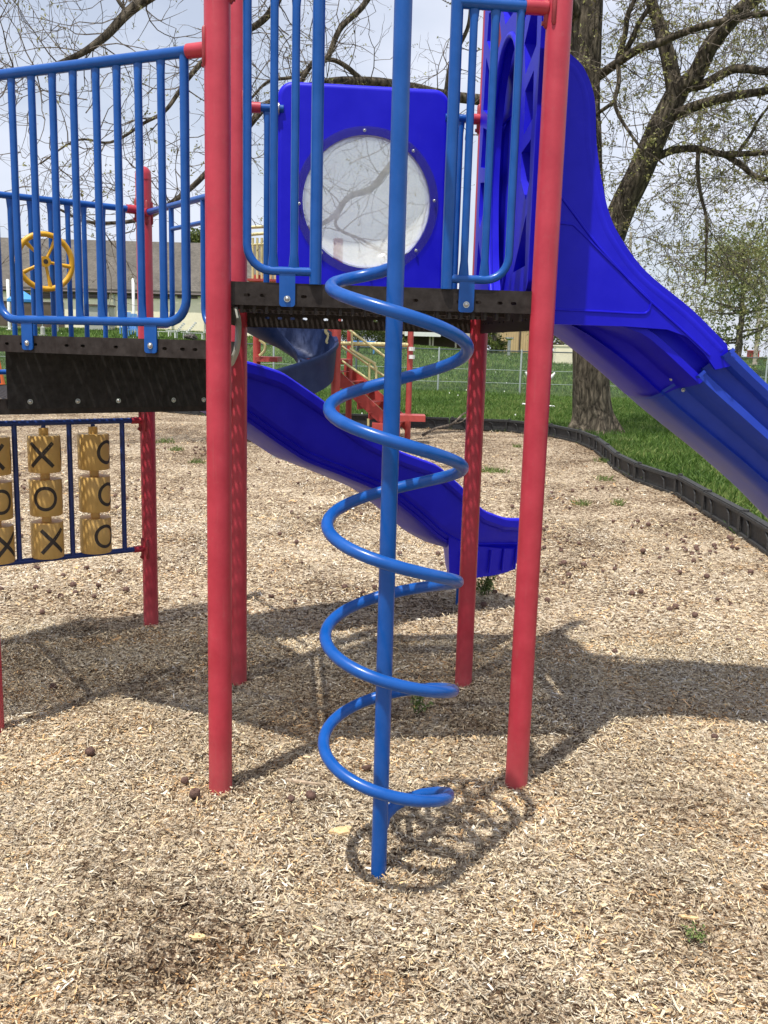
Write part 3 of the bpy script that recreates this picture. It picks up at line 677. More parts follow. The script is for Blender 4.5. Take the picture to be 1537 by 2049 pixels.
side_barrier(.812, 1.035, (.872, .947), 2.885, 1.966, .884, 'blue barred railing right of the spiral climber', 1)
# --- bubble window panel at the back of the upper deck
u0, u1, z0, z1 = .205, .962, ZU + .03, 2.885; vc = 1.19
def rrect(x0, y0, x1, y1, r, k=6):
    pts = []
    for cx, cy, a0 in ((x1 - r, y0 + r, -PI / 2), (x1 - r, y1 - r, 0), (x0 + r, y1 - r, PI / 2), (x0 + r, y0 + r, PI)):
        pts += [(cx + r * math.cos(a0 + PI / 2 * i / k), cy + r * math.sin(a0 + PI / 2 * i / k)) for i in range(k + 1)]
    return pts
def circ(cx, cy, r, n=48): return [(cx + r * math.cos(2 * PI * i / n), cy + r * math.sin(2 * PI * i / n)) for i in range(n)]
BC = (.605, 2.388)
b = MB(); O = W(0, vc, 0)
b.plate(rrect(u0, z0, u1, z1, .05), [circ(*BC, .303)], O, EU, Vector((0, 0, 1)), .05)
# rounded lip round the sheet and a rolled top edge
b.tube([O + EU * x_ + Vector((0, 0, z_)) for x_, z_ in rrect(u0, z0, u1, z1, .05) + [rrect(u0, z0, u1, z1, .05)[0]]], .026, 10, cap=False)
bub = b.build('window_panel', M['plastic'], PS, label='square royal blue panel with a round bubble window')
b = MB(); b.plate(circ(*BC, .340), [circ(*BC, .297)], W(0, vc - .030, 0), EU, Vector((0, 0, 1)), .005); b.build('window_rim', M['ring'], bub)
b = MB(); rd = .300; rings = 14; nn = 48; vs = []
for i in range(rings + 1):
    ph = PI / 2 * i / rings
    for j in range(nn): vs.append(W(BC[0] + rd * math.cos(ph) * math.cos(2 * PI * j / nn), vc - .026 + .15 * math.sin(ph), BC[1] + rd * math.cos(ph) * math.sin(2 * PI * j / nn)))
b.add(vs, [(i * nn + j, i * nn + (j + 1) % nn, (i + 1) * nn + (j + 1) % nn, (i + 1) * nn + j) for i in range(rings) for j in range(nn)])
b.build('bubble_window', M['bubble'], bub)
for i in range(8):
    th = PI / 2 + .06 - i * PI / 4; p = W(BC[0] + .320 * math.cos(th), vc - .034, BC[1] + .320 * math.sin(th)); bolt(p, -EV, .0055, bub)
for ub, up_, d in ((.135, 0, 1), (1.040, 1.17, -1)):
    b = MB(); b.tube([W(up_ + d * .10, 1.17, 2.785), W(.21 if d > 0 else .965, 1.17, 2.785)], .0185, 12)
    o = b.build('railing', M['blue'], PS, label='short blue rail joining the window panel to the %s back post' % ('left' if d > 0 else 'right'))
    b = MB(); bar(b, W(ub, 1.17, 2.78), W(ub, 1.17, ZU), .0145, EU); b.build('bar', M['blue'], o)
    b = MB(); b.tube([W(up_ + d * .17, 1.17, 2.785), W(up_ + d * .19, 1.17, 2.785)], .028, 14); b.build('washer', M['steel'], o)
    clamp(o, W(up_, 1.17), EU * d, 2.785, .105)
# --- spiral climber
pu, pv = .563, -.586
b = MB(); pb = W(pu, pv, 0); Z = Vector((0, 0, 1))
ptop = 3.25
pth = [pb + Z * -.1, pb + Z * 1.0, pb + Z * 2.2] + corner(pb + Z * ptop, Z, EV, .25, 8) + [W(pu, -.02, ptop)]
b.tube(pth, .0258, 20)
pole = b.build('climber_pole', M['blue'], PS, label='upright pole of the spiral climber')
b = MB(); b.tube([W(.34, 0, ptop), W(.812, 0, ptop)], .0195, 12); b.tube([W(.34, 0, 2.9), W(.34, 0, ptop)], .0195, 12); b.tube([W(.812, 0, 2.88), W(.812, 0, ptop)], .0195, 12); b.build('entry_arch', M['blue'], pole)
RC, pitch_ = .206, .3575
pts = []
cu = pu + .016
zl = 1.886       # height at the left side of the first turn (angle pi)
def coilp(th, r): return W(cu + r * math.cos(th), pv + r * math.sin(th), zl - (th - PI) / (2 * PI) * pitch_ - .008 * math.sin(th))
# start: leaves the pole at the back left and swings out
for i in range(7):
    f = i / 6; th = PI * .52 + f * .34 * PI; r = .03 + (RC - .03) * (1 - (1 - f) ** 2); pts.append(coilp(th, r))
th = PI * .86
end = PI + 4 * 2 * PI + PI
while th < end:
    th += PI / 20; pts.append(coilp(th, RC))
for i in range(1, 7):
    f = i / 6; r = RC * (1 - f ** 1.3) + .022 * f; p = coilp(end + f * .55 * PI, r) - Vector((0, 0, .020 * math.sin(f * PI / 2))); pts.append(p)
b = MB(); b.tube(pts, .0190, 16); b.build('coil', M['blue'], pole)
# small weld sleeves where the turns meet the stubs of the pole
for k in range(4):
    thb = PI / 2 + (k + 1) * 2 * PI
    p1 = coilp(thb, RC); b = MB(); q = pb + Vector((0, 0, p1.z)); b.tube([q, p1], .012, 10); b.build('stub', M['blue'], pole)
# --- grey hanging strap between the left posts
b = MB(); pts = smoothpath([W(.02, .62, 1.86), W(.035, .60, 1.80), W(.03, .60, 1.70), W(.01, .62, 1.645), W(.0, .66, 1.63)], 5); b.tube(pts, .013, 10)
b.build('handhold', M['greybox'], PS)

# ------------------------------------------------------------------ slides
def sweep(prof_fn, stations, frame_fn, closed=False):
    """rings of profile points along stations"""
    b = MB(); vs = []; n_ = None
    for s in stations:
        ring = frame_fn(s, prof_fn(s)); n_ = len(ring); vs += ring
    k = len(stations); rng = n_ if closed else n_ - 1
    b.add(vs, [(i * n_ + j, i * n_ + (j + 1) % n_, (i + 1) * n_ + (j + 1) % n_, (i + 1) * n_ + j) for i in range(k - 1) for j in range(rng)])
    return b
# wavy slide
wd = (EU * .866 + EV * .5).normalized(); ws = (EU * .5 - EV * .866).normalized(); w0 = W(-.29, 1.68, 0)
Ls = [0, .227, .415, .67, .943, 1.235, 1.507, 1.716, 1.893, 2.10, 2.33]; Lz = [1.655, 1.618, 1.568, 1.418, 1.229, 1.10, 1.011, .857, .698, .625, .605]
Bs = [0, .227, .418, .61, .88, 1.17, 1.445, 1.60, 1.80, 2.33]; Bz = [1.38, 1.304, 1.177, 1.057, .955, .835, .640, .515, .41, .36]
def smoothfn(xs, ys):
    xx = np.linspace(xs[0], xs[-1], 400); yy = np.interp(xx, xs, ys); k = 27; ker = np.hanning(k); ker /= ker.sum(); yp = np.concatenate([np.full(k // 2, yy[0]), yy, np.full(k // 2, yy[-1])]); return lambda s: float(np.interp(s, xx, np.convolve(yp, ker, 'valid')))
lz = smoothfn(Ls, Lz); bz_ = smoothfn(Bs, Bz)
def wprof(s):
    t = lz(s); bt = bz_(s); d = t - bt
    half = [(.0, bt), (.16, bt), (.20, bt + .012), (.214, bt + .030), (.206, bt + .036), (.222, bt + .060), (.231, bt + .064), (.223, bt + .072), (.240, bt + .100), (.250, bt + .150), (.262, t - .085), (.278, t - .075), (.290, t - .055), (.292, t - .01), (.285, t), (.27, t + .005), (.255, t - .005), (.245, t - .05), (.215, bt + .12), (.16, bt + .065), (0, bt + .055)]
    out = half
    near = [(x, z) for x, z in out]; far = [(-x, z) for x, z in reversed(out)]
    return near + far[1:-1]
MB.sharp = 22; stn = [2.33 * i / 70 for i in range(71)]
b = sweep(wprof, stn, lambda s, pr: [w0 + wd * s + ws * x + Vector((0, 0, z)) for x, z in pr], True)
wv = b.build('slide', M['plastic'], PS, label='wavy royal blue slide passing behind the spiral climber')
MB.sharp = 50
# exit foot: flared skirt under the run out
b = MB(); vs = []
for s_, wx, zt_, zb_ in ((1.60, .225, None, None), (1.74, .235, None, None), (2.05, .245, None, None), (2.30, .24, None, None)):
    zt_ = bz_(s_) + .03; zb_ = .235 if s_ < 2.2 else .25; sh = .04
    fs_ = lambda x: (.30 if (x < 0 and s_ < 1.8) else 0) + .06
    vs += [w0 + wd * (min(s_ + fs_(x), 2.30) + (sh if s_ < 1.7 else (-.05 if s_ > 2.2 else 0))) + ws * (x * (wx - .02)) + Vector((0, 0, zb_)) for x in (-1, 1)] + [w0 + wd * min(s_ + fs_(x), 2.31) + ws * (x * wx) + Vector((0, 0, zt_)) for x in (1, -1)]
b.add(vs, [(i * 4 + j, i * 4 + (j + 1) % 4, (i + 1) * 4 + (j + 1) % 4, (i + 1) * 4 + j) for i in range(3) for j in range(4)] + [(3, 2, 1, 0), (12, 13, 14, 15)], 0, True)
for i in range(5): b.tube([w0 + wd * (1.78 + i * .115) + ws * .240 + Z * .262, w0 + wd * (1.78 + i * .115) + ws * .252 + Z * .42], .008, 8)
b.build('exit_foot', M['plastic'], wv)
b = MB(); p = w0 + wd * 1.97; b.tube([p + Z * -.1, p + Z * .22], .026, 14); b.build('leg', M['blue'], wv)

# tall slide on the right of the upper deck
Tu = [1.19, 1.262, 1.322, 1.369, 1.388, 1.416, 1.456, 1.511, 1.619, 1.813, 1.969, 2.083, 2.167, 2.6, 3.0, 3.35, 3.7, 4.1]
Tz = [2.85, 2.80, 2.75, 2.648, 2.489, 2.364, 2.238, 2.148, 2.03, 1.894, 1.763, 1.667, 1.60, 1.235, .90, .66, .56, .55]
Cu = [1.19, 1.413, 1.634, 1.857, 2.134, 2.343, 2.498, 2.85, 3.15, 3.45, 3.8, 4.1]; Cz = [1.90, 1.800, 1.643, 1.468, 1.275, 1.115, .975, .68, .46, .33, .27, .26]
tz = lambda u: interp(u, Tu, Tz)
cz = smoothfn(Cu, Cz)
VN, VF = .185, .985; VM = .585; HWD = .40
plate_top = [(u, tz(u)) for u in Tu[:12] if u <= 1.97]
def densify(pts, k=5):
    p3 = smoothpath([Vector((a, b_, 0)) for a, b_ in pts], k); return [(p.x, p.y) for p in p3]
up = densify(plate_top, 5)
poly = [(1.19, 1.822), (1.55, 1.822), (1.72, 1.815), (1.80, 1.79), (1.88, 1.725), (1.93, 1.665), (1.99, 1.68)] + up[::-1]
b = MB(); 
ridges = (([(1.20, 1.878), (1.45, 1.875), (1.60, 1.872), (1.632, 1.878), (1.642, 1.90), (1.63, 1.935), (1.50, 2.04), (1.34, 2.175), (1.30, 2.195), (1.20, 2.195)], .0042), ([(1.20, 2.36), (1.28, 2.275), (1.42, 2.12), (1.60, 1.955), (1.80, 1.80), (1.90, 1.72)], .0050))
def cheek(v_, sg):
    """side sheet with a broad rolled edge that turns inwards along the top"""
    b = MB(); b.plate(poly, [], W(0, v_, 0), EU, Vector((0, 0, 1)), .016)
    vs = []; K_ = 7
    for i, (u, z) in enumerate(up):
        q0 = up[max(0, i - 1)]; q1 = up[min(len(up) - 1, i + 1)]; tx, tz_ = q1[0] - q0[0], q1[1] - q0[1]; l = math.hypot(tx, tz_) or 1; nx, nz_ = -tz_ / l, tx / l
        if nz_ < 0 and nx < 0: nx, nz_ = -nx, -nz_
        for k_ in range(K_ + 1):
            a_ = PI * .75 * k_ / K_ - PI * .12; rr = .034
            vs.append(W(u + nx * (rr * math.sin(a_) - .032), v_ - sg * (.010 - rr * .9 + rr * .9 * math.cos(a_)) , z + nz_ * (rr * math.sin(a_) - .032)))
    b.add(vs, [(i * (K_ + 1) + j, i * (K_ + 1) + j + 1, (i + 1) * (K_ + 1) + j + 1, (i + 1) * (K_ + 1) + j) for i in range(len(up) - 1) for j in range(K_)])
    for pts_, r_ in ridges: b.tube([W(u, v_ - sg * .0085, z) for u, z in densify(pts_, 4)], r_, 6)
    return b
slide = cheek(VN, 1).build('slide', M['plastic'], PS, label='tall royal blue slide leaving the upper deck to the right')
cheek(VF, -1).build('far_cheek', M['plastic'], slide)
OUT = [(0, 0), (.12, 0), (.18, .03), (.228, .11), (.215, .155), (.240, .27), (.262, .33), (.335, .385), (.385, .47), (.384, .57), (.305, .655), (.320, .76)]
IN_ = [(.34, .60), (.25, .32), (.12, .15), (0, .13)]
LIP = [(.345, .82), (.380, .81), (.410, .84), (.424, .92), (.420, .99), (.405, 1.0), (.385, .985), (.37, .90)]
def chute_ring(ub, lip):
    """section standing square to the run: from the chute bottom B up to the lip T"""
    zb_ = cz(ub); ut = interp(ub, [1.2, 1.5, 1.765, 2.1, 2.5, 3.0, 4.1], [1.24, 1.66, 1.985, 2.36, 2.78, 3.25, 4.2]); zt_ = tz(ut)
    if not lip: zt_ = min(zt_ - .05, 1.90)
    half = OUT + (LIP if lip else [(.345, .86), (.350, 1.0), (.33, 1.0)]) + IN_
    full = half + [(-x, w_) for x, w_ in reversed(half)][1:-1]
    return [W(ub + (ut - ub) * w_, VM - x, zb_ + (zt_ - zb_) * w_) for x, w_ in full]
MB.sharp = 24
b = sweep(lambda u: False, [1.20 + .575 * i / 20 for i in range(21)], chute_ring, True)
b.build('upper_chute', M['plastic'], slide)
b = sweep(lambda u: True, [1.768 + (4.0 - 1.768) * i / 60 for i in range(61)], chute_ring, True)
b.build('lower_chute', M['plastic2'], slide, label='lower run of the tall slide, duller blue than the top')
# moulded flange where the two lengths are bolted together
b = MB(); q1 = chute_ring(1.762, True); q2 = chute_ring(1.772, True); n_ = len(q1); cen_ = sum(q1, Vector()) / n_
o1 = [p + (p - cen_).normalized() * .012 for p in q1]; o2 = [p + (p - cen_).normalized() * .012 for p in q2]
k_ = len(OUT) + 5
idx = list(range(0, k_)) ; b.add([o1[i] for i in idx] + [o2[i] for i in idx], [(i, i + 1, k_ + i + 1, k_ + i) for i in range(k_ - 1)]); b.build('joint_flange', M['plastic2'], slide)
MB.sharp = 50
for ub_, w_ in ((1.74, .70), (1.80, .70), (1.745, .30), (1.80, .30)):
    zb2 = cz(ub_); ut2 = ub_ + .215; zt2 = tz(ut2); bolt(W(ub_ + .215 * w_, VM - (.325 if w_ > .5 else .268), zb2 + (zt2 - zb2) * w_), -EV, .006, slide)
# hood at the entrance
def hood_poly():
    out = rrect(.055, ZU + .005, 1.115, 3.35, .05)
    op = densify([(.47, ZU + .03), (.40, 2.1), (.335, 2.35), (.325, 2.6), (.37, 2.80), (.47, 2.93), (.585, 2.97), (.70, 2.93), (.80, 2.80), (.845, 2.6), (.835, 2.35), (.77, 2.1), (.70, ZU + .03)], 3)
    hs = []
    for pts in ([(.11, 2.03), (.30, 2.02), (.13, 2.22)], [(.11, 2.33), (.15, 2.27), (.25, 2.36), (.26, 2.46), (.12, 2.48)], [(.11, 2.55), (.24, 2.52), (.25, 2.68), (.13, 2.72)], [(.11, 2.80), (.26, 2.74), (.30, 2.86), (.13, 3.02)], [(.13, 3.09), (.33, 2.93), (.44, 3.01), (.34, 3.17), (.15, 3.20)], [(.42, 3.15), (.50, 3.04), (.66, 3.04), (.75, 3.15), (.60, 3.24)]):
        hs.append(pts)
        if max(p[0] for p in pts) < .5: hs.append([(1.17 - a_, b_) for a_, b_ in pts][::-1])
    return out, [op] + hs
ho, hh = hood_poly()
b = MB(); b.plate(ho, hh, W(1.145, 0, 0), EV, Vector((0, 0, 1)), .045)
b.tube([W(1.125, v_, z_) for v_, z_ in hh[0]] + [W(1.125, *hh[0][0])], .013, 8, cap=False)
b.build('entry_hood', M['plastic'], slide)
# inner wall just behind the hood's cut outs, joining the hood to the chute cheeks
b = MB(); b.plate([(.19, ZU - .05), (.30, ZU - .05), (.30, 2.78), (.19, 2.70)], [], W(1.215, 0, 0), EV, Vector((0, 0, 1)), .012)
b.plate([(.87, ZU - .05), (.98, ZU - .05), (.98, 2.70), (.87, 2.78)], [], W(1.215, 0, 0), EV, Vector((0, 0, 1)), .012)
b.plate([(.19, 2.72), (.98, 2.72), (.94, 3.28), (.23, 3.28)], [], W(1.20, 0, 0), EV, Vector((0, 0, 1)), .012)
b.build('hood_back', M['plastic'], slide)

# ------------------------------------------------------------------ black edging, one thing per length
def edging_len(p, q, base, lab_):
    d = Vector((q[0] - p[0], q[1] - p[1], 0)); L = d.length; d.normalize(); N_ = Vector((d.y, -d.x, 0))
    if N_.dot(Vector((0, -1, 0))) + N_.dot(Vector((-1, 0, 0))) < 0: N_ = -N_
    o = Vector((p[0], p[1], base)); h = .26; t = .10; b = MB()
    b.box(o + d * (L / 2) + Z * (h / 2 - .02), L - .012, t * .4, h, d, N_)                      # web
    for z_ in (h - .035, .03): b.box(o + d * (L / 2) + Z * z_, L - .012, t, .030, d, N_)           # top and bottom rails
    b.box(o + d * (L / 2) + Z * (h - .013), L - .03, t * .72, .012, d, N_)
    k = max(2, int(round(L / .62)))
    for i in (0, k):
        b.box(o + d * (.02 + (L - .04) * i / k) + Z * (h / 2 - .01), .034, t * .94, h - .06, d, N_)
    for i in range(k):
        x0 = .02 + (L - .04) * (i + .35) / k; b.tube([o + d * x0 + N_ * (t * .36) + Z * (h - .06), o + d * (x0 + .09) + N_ * (t * .42) + Z * (h - .10), o + d * (x0 + .12) + N_ * (t * .42) + Z * .04], .012, 6)
    e_ = b.build('edging_timber', M['timber'], None, smooth=False)
    tag(e_, lab_, 'edging', 'black edging lengths round the play area')
    c = MB(); c.tube([o + d * .06 + Z * (h - .01), o + d * .06 + Z * (h + .012), o + d * .06 + Z * (h + .018)], [.030, .030, .015], 12); c.build('stake_cap', M['timber'], e_)
pts = [Vector((x_, y_, 0)) for x_, y_ in EDGE[1:17]]
run = smoothpath(pts, 14); acc = 0; last = run[0]; cuts = [run[0]]
for p in run[1:]:
    acc += (p - last).length; last = p
    if acc > 1.2: cuts.append(p); acc = 0
ORD = ['first', 'second', 'third', 'fourth', 'fifth', 'sixth', 'seventh', 'eighth', 'ninth', 'tenth', 'eleventh', 'twelfth', 'thirteenth', 'fourteenth', 'fifteenth', 'sixteenth', 'seventeenth', 'eighteenth']
pairs = list(zip(cuts[:-1], cuts[1:])); it = min(range(len(pairs)), key=lambda i: (pairs[i][0] - Vector((3.5, 18.4, 0))).length)
for i, (p, q) in enumerate(pairs):
    d_ = i - it
    lab_ = 'black edging length in front of the big trunk' if d_ == 0 else ('black edging length, %s one from the big trunk towards the viewer' % ORD[min(d_, 18) - 1] if d_ > 0 else 'black edging length, %s one to the left of the big trunk' % ORD[min(-d_, 18) - 1])
    edging_len(p, q, float(hgt(p.x, p.y)), lab_)

# ------------------------------------------------------------------ trees
def limb(b, pts, r0, r1, n=10, k=4, wob=.0, seed=0):
    pp = smoothpath(pts, k); m_ = len(pp)
    if wob:
        pp = [p + Vector((noise.noise(p * 1.7 + Vector((seed, 0, 0))), noise.noise(p * 1.7 + Vector((0, seed + 5, 0))), noise.noise(p * 1.7 + Vector((0, 3, seed))))) * wob * (0 if i in (0,) else 1) for i, p in enumerate(pp)]
    b.tube(pp, [r0 + (r1 - r0) * i / (m_ - 1) for i in range(m_)], n)
    return pp
class Twigs:
    """collects thin branching twigs and leaf clusters in arrays"""
    def __init__(s, seed): s.segs = []; s.leaf = []; s.r = random.Random(seed)
    def grow(s, p, d, L, r, depth, leafp, droop=0.0, lsz=.03):
        R = s.r; n_ = max(3, int(L / (.16 if depth > 0 else .07))); st = L / n_; pts = [p.copy()]; q = p.copy(); d = d.normalized()
        for i in range(n_):
            d = (d + Vector((R.gauss(0, .22), R.gauss(0, .22), R.gauss(.03 - droop, .20)))).normalized(); q = q + d * st; pts.append(q.copy())
            if depth > 0 and i >= 1 and R.random() < (.55 if depth > 1 else .75):
                ax = Vector((R.gauss(0, 1), R.gauss(0, 1), R.gauss(0, 1))); c = (d * R.uniform(.3, .9) + ax.normalized() * .9).normalized()
                s.grow(q, c, L * R.uniform(.32, .6) * (1 - .4 * i / n_), r * .58, depth - 1, leafp, droop, lsz)
        s.segs.append((pts, r))
        if depth == 0 or R.random() < .6:
            if R.random() < leafp: s.cluster(q, lsz)
            if leafp > .8 and depth == 0 and R.random() < .7: s.cluster(pts[len(pts) // 2], lsz * .8)
    def cluster(s, q, sz):
        R = s.r
        for _ in range(R.randint(3, 6)):
            s.leaf.append((q + Vector((R.gauss(0, sz * .9), R.gauss(0, sz * .9), R.gauss(0, sz * .9))), Vector((R.gauss(0, 1), R.gauss(0, 1), R.gauss(.4, 1))).normalized(), sz * R.uniform(.5, 1.25), R.random()))
    def mesh(s, name, parent, leafmat_, rmin=.0020):
        b = MB()
        for pts, r in s.segs:
            k = len(pts); b.tube(pts, [max(rmin, r * (1 - .65 * i / (k - 1))) for i in range(k)], 3, cap=False)
        o = b.build(name, M['twig'], parent) if b.v else None
        if s.leaf:
            n_ = len(s.leaf); c = np.array([l[0] for l in s.leaf]); nr = np.array([l[1] for l in s.leaf]); sz = np.array([l[2] for l in s.leaf])[:, None]
            a_ = np.cross(nr, RNG.normal(size=(n_, 3))); a_ /= np.linalg.norm(a_, axis=1)[:, None]; b_ = np.cross(nr, a_)
            off = np.zeros(3); pr = parent
            while pr is not None: off += np.array(pr.location); pr = pr.parent
            co = np.stack([c - a_ * sz, c + b_ * sz * .45 + nr * sz * .12, c + a_ * sz, c - b_ * sz * .45 + nr * sz * .12], 1).reshape(-1, 3) - off
            f = np.arange(n_)[:, None] * 4 + np.array([[0, 1, 2, 3]]); lo = np_mesh('leaves', co, f, np.repeat(np.array([l[3] for l in s.leaf]), 4), leafmat_); lo.parent = parent
def along(pp, t):
    i = min(int(t * (len(pp) - 1)), len(pp) - 2); f = t * (len(pp) - 1) - i; return pp[i].lerp(pp[i + 1], f), (pp[i + 1] - pp[i]).normalized()

DT = 20.6
base = at(1187, 845, DT); base.z = -.05
TR = thing('tree', base, 'big old furrowed tree with forked trunk and budding twigs, just beyond the black edging', 'tree')
def A(*ps, D=DT): return [at(x_, y_, d_[0] if d_ else D) for x_, y_, *d_ in ps]
# trunk with buttress roots
b = MB(); tp = [base + Vector((0, 0, -.1)), base + Vector((0, 0, .12)), base + Vector((-.02, 0, .45))] + A((1182, 740), (1183, 640), (1182, 540), (1178, 430), (1172, 320), (1169, 200), (1171, 100), (1174, 0), (1178, -150), (1190, -400), (1200, -700))
tr_ = [.64, .51, .42, .375, .36, .35, .34, .33, .31, .30, .30, .28, .22, .12]
pp = smoothpath(tp, 8); k_ = len(pp); n_ = 72; vs = []
for i, p in enumerate(pp):
    r = interp(i / 8, range(len(tr_)), tr_)
    for j in range(n_):
        th = 2 * PI * j / n_
        rid = noise.noise(Vector((math.cos(th) * 5.5, math.sin(th) * 5.5, p.z * .55))) * .035 + abs(noise.noise(Vector((math.cos(th) * 11, math.sin(th) * 11, p.z * 1.3)))) * .035
        but = max(0, .5 - (p.z - base.z)) * .35 * max(0, math.cos(5 * th + 1)) ** 2
        vs.append(p + Vector((math.cos(th), math.sin(th), 0)) * (r + rid + but))
b.add(vs, [(i * n_ + j, i * n_ + (j + 1) % n_, (i + 1) * n_ + (j + 1) % n_, (i + 1) * n_ + j) for i in range(k_ - 1) for j in range(n_)])
trunk = b.build('trunk', M['bark'], TR)
limbs = []
def L_(pts, r0, r1, wob=.03):
    b = MB(); q = limb(b, pts, r0, r1, 14, 6, wob, len(limbs)); b.build('branch', M['bark'], TR); limbs.append((q, r0, r1)); return q
sc_ = 1 / 90.
L_(A((1186, 640), (1200, 560), (1236, 440, 20.4), (1278, 350, 20.2), (1300, 300, 20.1), (1322, 250, 20), (1350, 195, 19.9), (1362, 168, 19.8)), .31, .22, 0)
L_(A((1350, 190, 19.9), (1345, 150, 19.9), (1331, 88, 20), (1316, 40, 20.1), (1300, -10, 20.2), (1280, -140, 20.4), (1262, -330, 20.6)), .18, .07, .02)
L_(A((1360, 178, 19.8), (1392, 150, 19.6), (1424, 88, 19.4), (1470, 32, 19.2), (1520, -12, 19), (1620, -90, 18.6)), .19, .12, .02)
L_(A((1375, 175, 19.8), (1412, 168, 19.5), (1462, 140, 19.2), (1500, 140, 19), (1540, 144, 18.9), (1640, 130, 18.6)), .10, .06)
L_(A((1345, 232, 19.9), (1380, 218, 19.6), (1424, 203, 19.3), (1480, 190, 19), (1540, 180, 18.7), (1650, 168, 18.2)), .115, .06)
L_(A((1312, 316, 20.1), (1350, 300, 20), (1394, 298, 19.7), (1443, 307, 19.4), (1500, 308, 19), (1545, 307, 18.8), (1640, 320, 18.5)), .085, .04)
L_(A((1397, 300, 19.7), (1397, 345, 19.6), (1403, 390, 19.6), (1413, 440, 19.5), (1414, 505, 19.5), (1411, 571, 19.5)), .045, .018)
L_(A((1195, 155), (1238, 123, 20), (1277, 97, 19.6), (1315, 88, 19.3), (1385, 58, 18.9), (1452, 43, 18.6), (1540, 28, 18.3), (1640, 20, 18)), .095, .045)
L_(A((1236, 124, 20), (1238, 164, 19.8), (1231, 202, 19.7), (1240, 235, 19.6), (1257, 263, 19.5), (1280, 290, 19.4), (1300, 308, 19.3), (1327, 330, 19.2)), .05, .015)
L_(A((1231, 202, 19.7), (1212, 216, 19.9), (1188, 232, 20.3)), .035, .04, 0)
L_(A((1236, 118, 20), (1252, 70, 19.8), (1257, 29, 19.7), (1272, -10, 19.6), (1290, -80, 19.5)), .06, .04)
L_(A((1248, 110, 20), (1266, 75, 19.9), (1280, 45, 19.8), (1300, 15, 19.7)), .06, .045)
L_(A((1445, 307, 19.4), (1480, 330, 19.2), (1510, 352, 19), (1545, 362, 18.8), (1600, 380, 18.6)), .06, .04)
L_(A((1480, 302, 19.2), (1502, 270, 19.1), (1520, 240, 19), (1545, 205, 18.9)), .04, .02)
# limbs reaching left, over the play structure
C1 = L_(A((1165, 150), (1100, 190, 20.2), (1020, 205, 19.8), (950, 198, 19.4), (890, 190, 19), (824, 176, 18.6), (726, 162, 18.2), (652, 166, 17.8), (590, 183, 17.4), (531, 213, 17), (470, 285, 16.6), (408, 353, 16.2), (337, 409, 15.9), (269, 440, 15.6), (187, 445, 15.4), (110, 415, 15.2)), .125, .018, .02)
L_(A((592, 182, 17.4), (626, 124, 17.5), (652, 115, 17.6), (680, 62, 17.7), (726, 12, 17.8), (760, -40, 17.9)), .045, .055, .03)
L_(A((1160, 40), (1080, -60, 19.5), (900, -180, 18), (700, -190, 16.5), (480, -110, 15.5), (330, -30, 15), (256, 25, 14.8), (203, 75, 14.6), (153, 112, 14.4), (70, 140, 14.2), (-10, 150, 14.1)), .16, .014, .03)
L_(A((540, -130, 16), (560, -20, 16), (544, 20, 16), (515, 50, 16), (455, 85, 15.9), (406, 125, 15.8), (375, 160, 15.7), (355, 190, 15.6), (325, 228, 15.5), (281, 250, 15.4), (219, 284, 15.3), (156, 280, 15.2), (80, 330, 15.1)), .065, .012, .03)
L_(A((225, -30, 14.8), (236, 0, 14.8), (254, 24, 14.8)), .025, .03, 0)
L_(A((726, 162, 18.2), (690, 130, 18), (650, 120, 17.9), (600, 150, 17.6), (540, 160, 17.4), (500, 200, 17.2)), .05, .02)
L_(A((890, 190, 19), (905, 120, 18.8), (935, 60, 18.7), (945, -10, 18.6)), .05, .03)
L_(A((824, 176, 18.6), (875, 250, 18.2), (812, 292, 17.6), (748, 372, 17.1), (700, 392, 16.9), (668, 432, 16.6), (628, 455, 16.3), (560, 470, 16)), .075, .03, .03)  # added limb behind the bubble window, imitating branches reflected in it
L_(A((690, 405, 16.7), (672, 450, 16.5), (720, 478, 16.4), (790, 512, 16.3), (860, 490, 16.2)), .03, .014, .03)  # added offshoot, likewise standing in for the window's reflected branches
tw = Twigs(5)
left_tw = Twigs(8)
for idx, (q, r0, r1) in enumerate(limbs):
    ln = sum((q[i + 1] - q[i]).length for i in range(len(q) - 1))
    leftside = idx >= 14
    if idx == 0: cnt = 5
    else: cnt = int(ln * (3.5 if leftside else 6.0))
    for j in range(cnt):
        t = random.uniform(.25 if idx in (14, 16) else .08, 1); p, d = along(q, t)
        if p.z < 1.5: continue
        ax = Vector((random.gauss(0, 1), random.gauss(0, 1), random.gauss(.15, 1))).normalized()
        c = (d * .5 + ax).normalized(); T_ = left_tw if leftside else tw
        T_.grow(p, c, random.uniform(.7, 1.9), .012, 2, .32 if leftside else .92, .0, .027 if leftside else .036)
# hanging outer sprays on the right
for j in range(175):
    p = at(random.uniform(1225, 1600), random.uniform(-40, 560), random.uniform(19.6, 24.5))
    if p.x < 4.2 and random.random() < .7: continue
    tw.grow(p, Vector((random.gauss(.2, 1), random.gauss(0, 1), random.gauss(-.1, .4))), random.uniform(.8, 2.0), .011, 2, .92, .02, .036)
for j in range(85):
    p = at(random.uniform(1290, 1620), random.uniform(360, 640), random.uniform(22, 27))
    tw.grow(p, Vector((random.gauss(.2, 1), random.gauss(0, 1), random.gauss(-.1, .4))), random.uniform(1.0, 2.2), .011, 2, .95, .02, .042)
for j in range(58):
    p = at(random.uniform(-20, 960), random.uniform(-60, 480) , random.uniform(15, 18.5))
    if p.x > -1 and random.random() < .3: continue
    left_tw.grow(p, Vector((random.gauss(-.6, 1), random.gauss(0, 1), random.gauss(0, .5))), random.uniform(1.0, 2.3), .011, 2, .32, .0, .027)
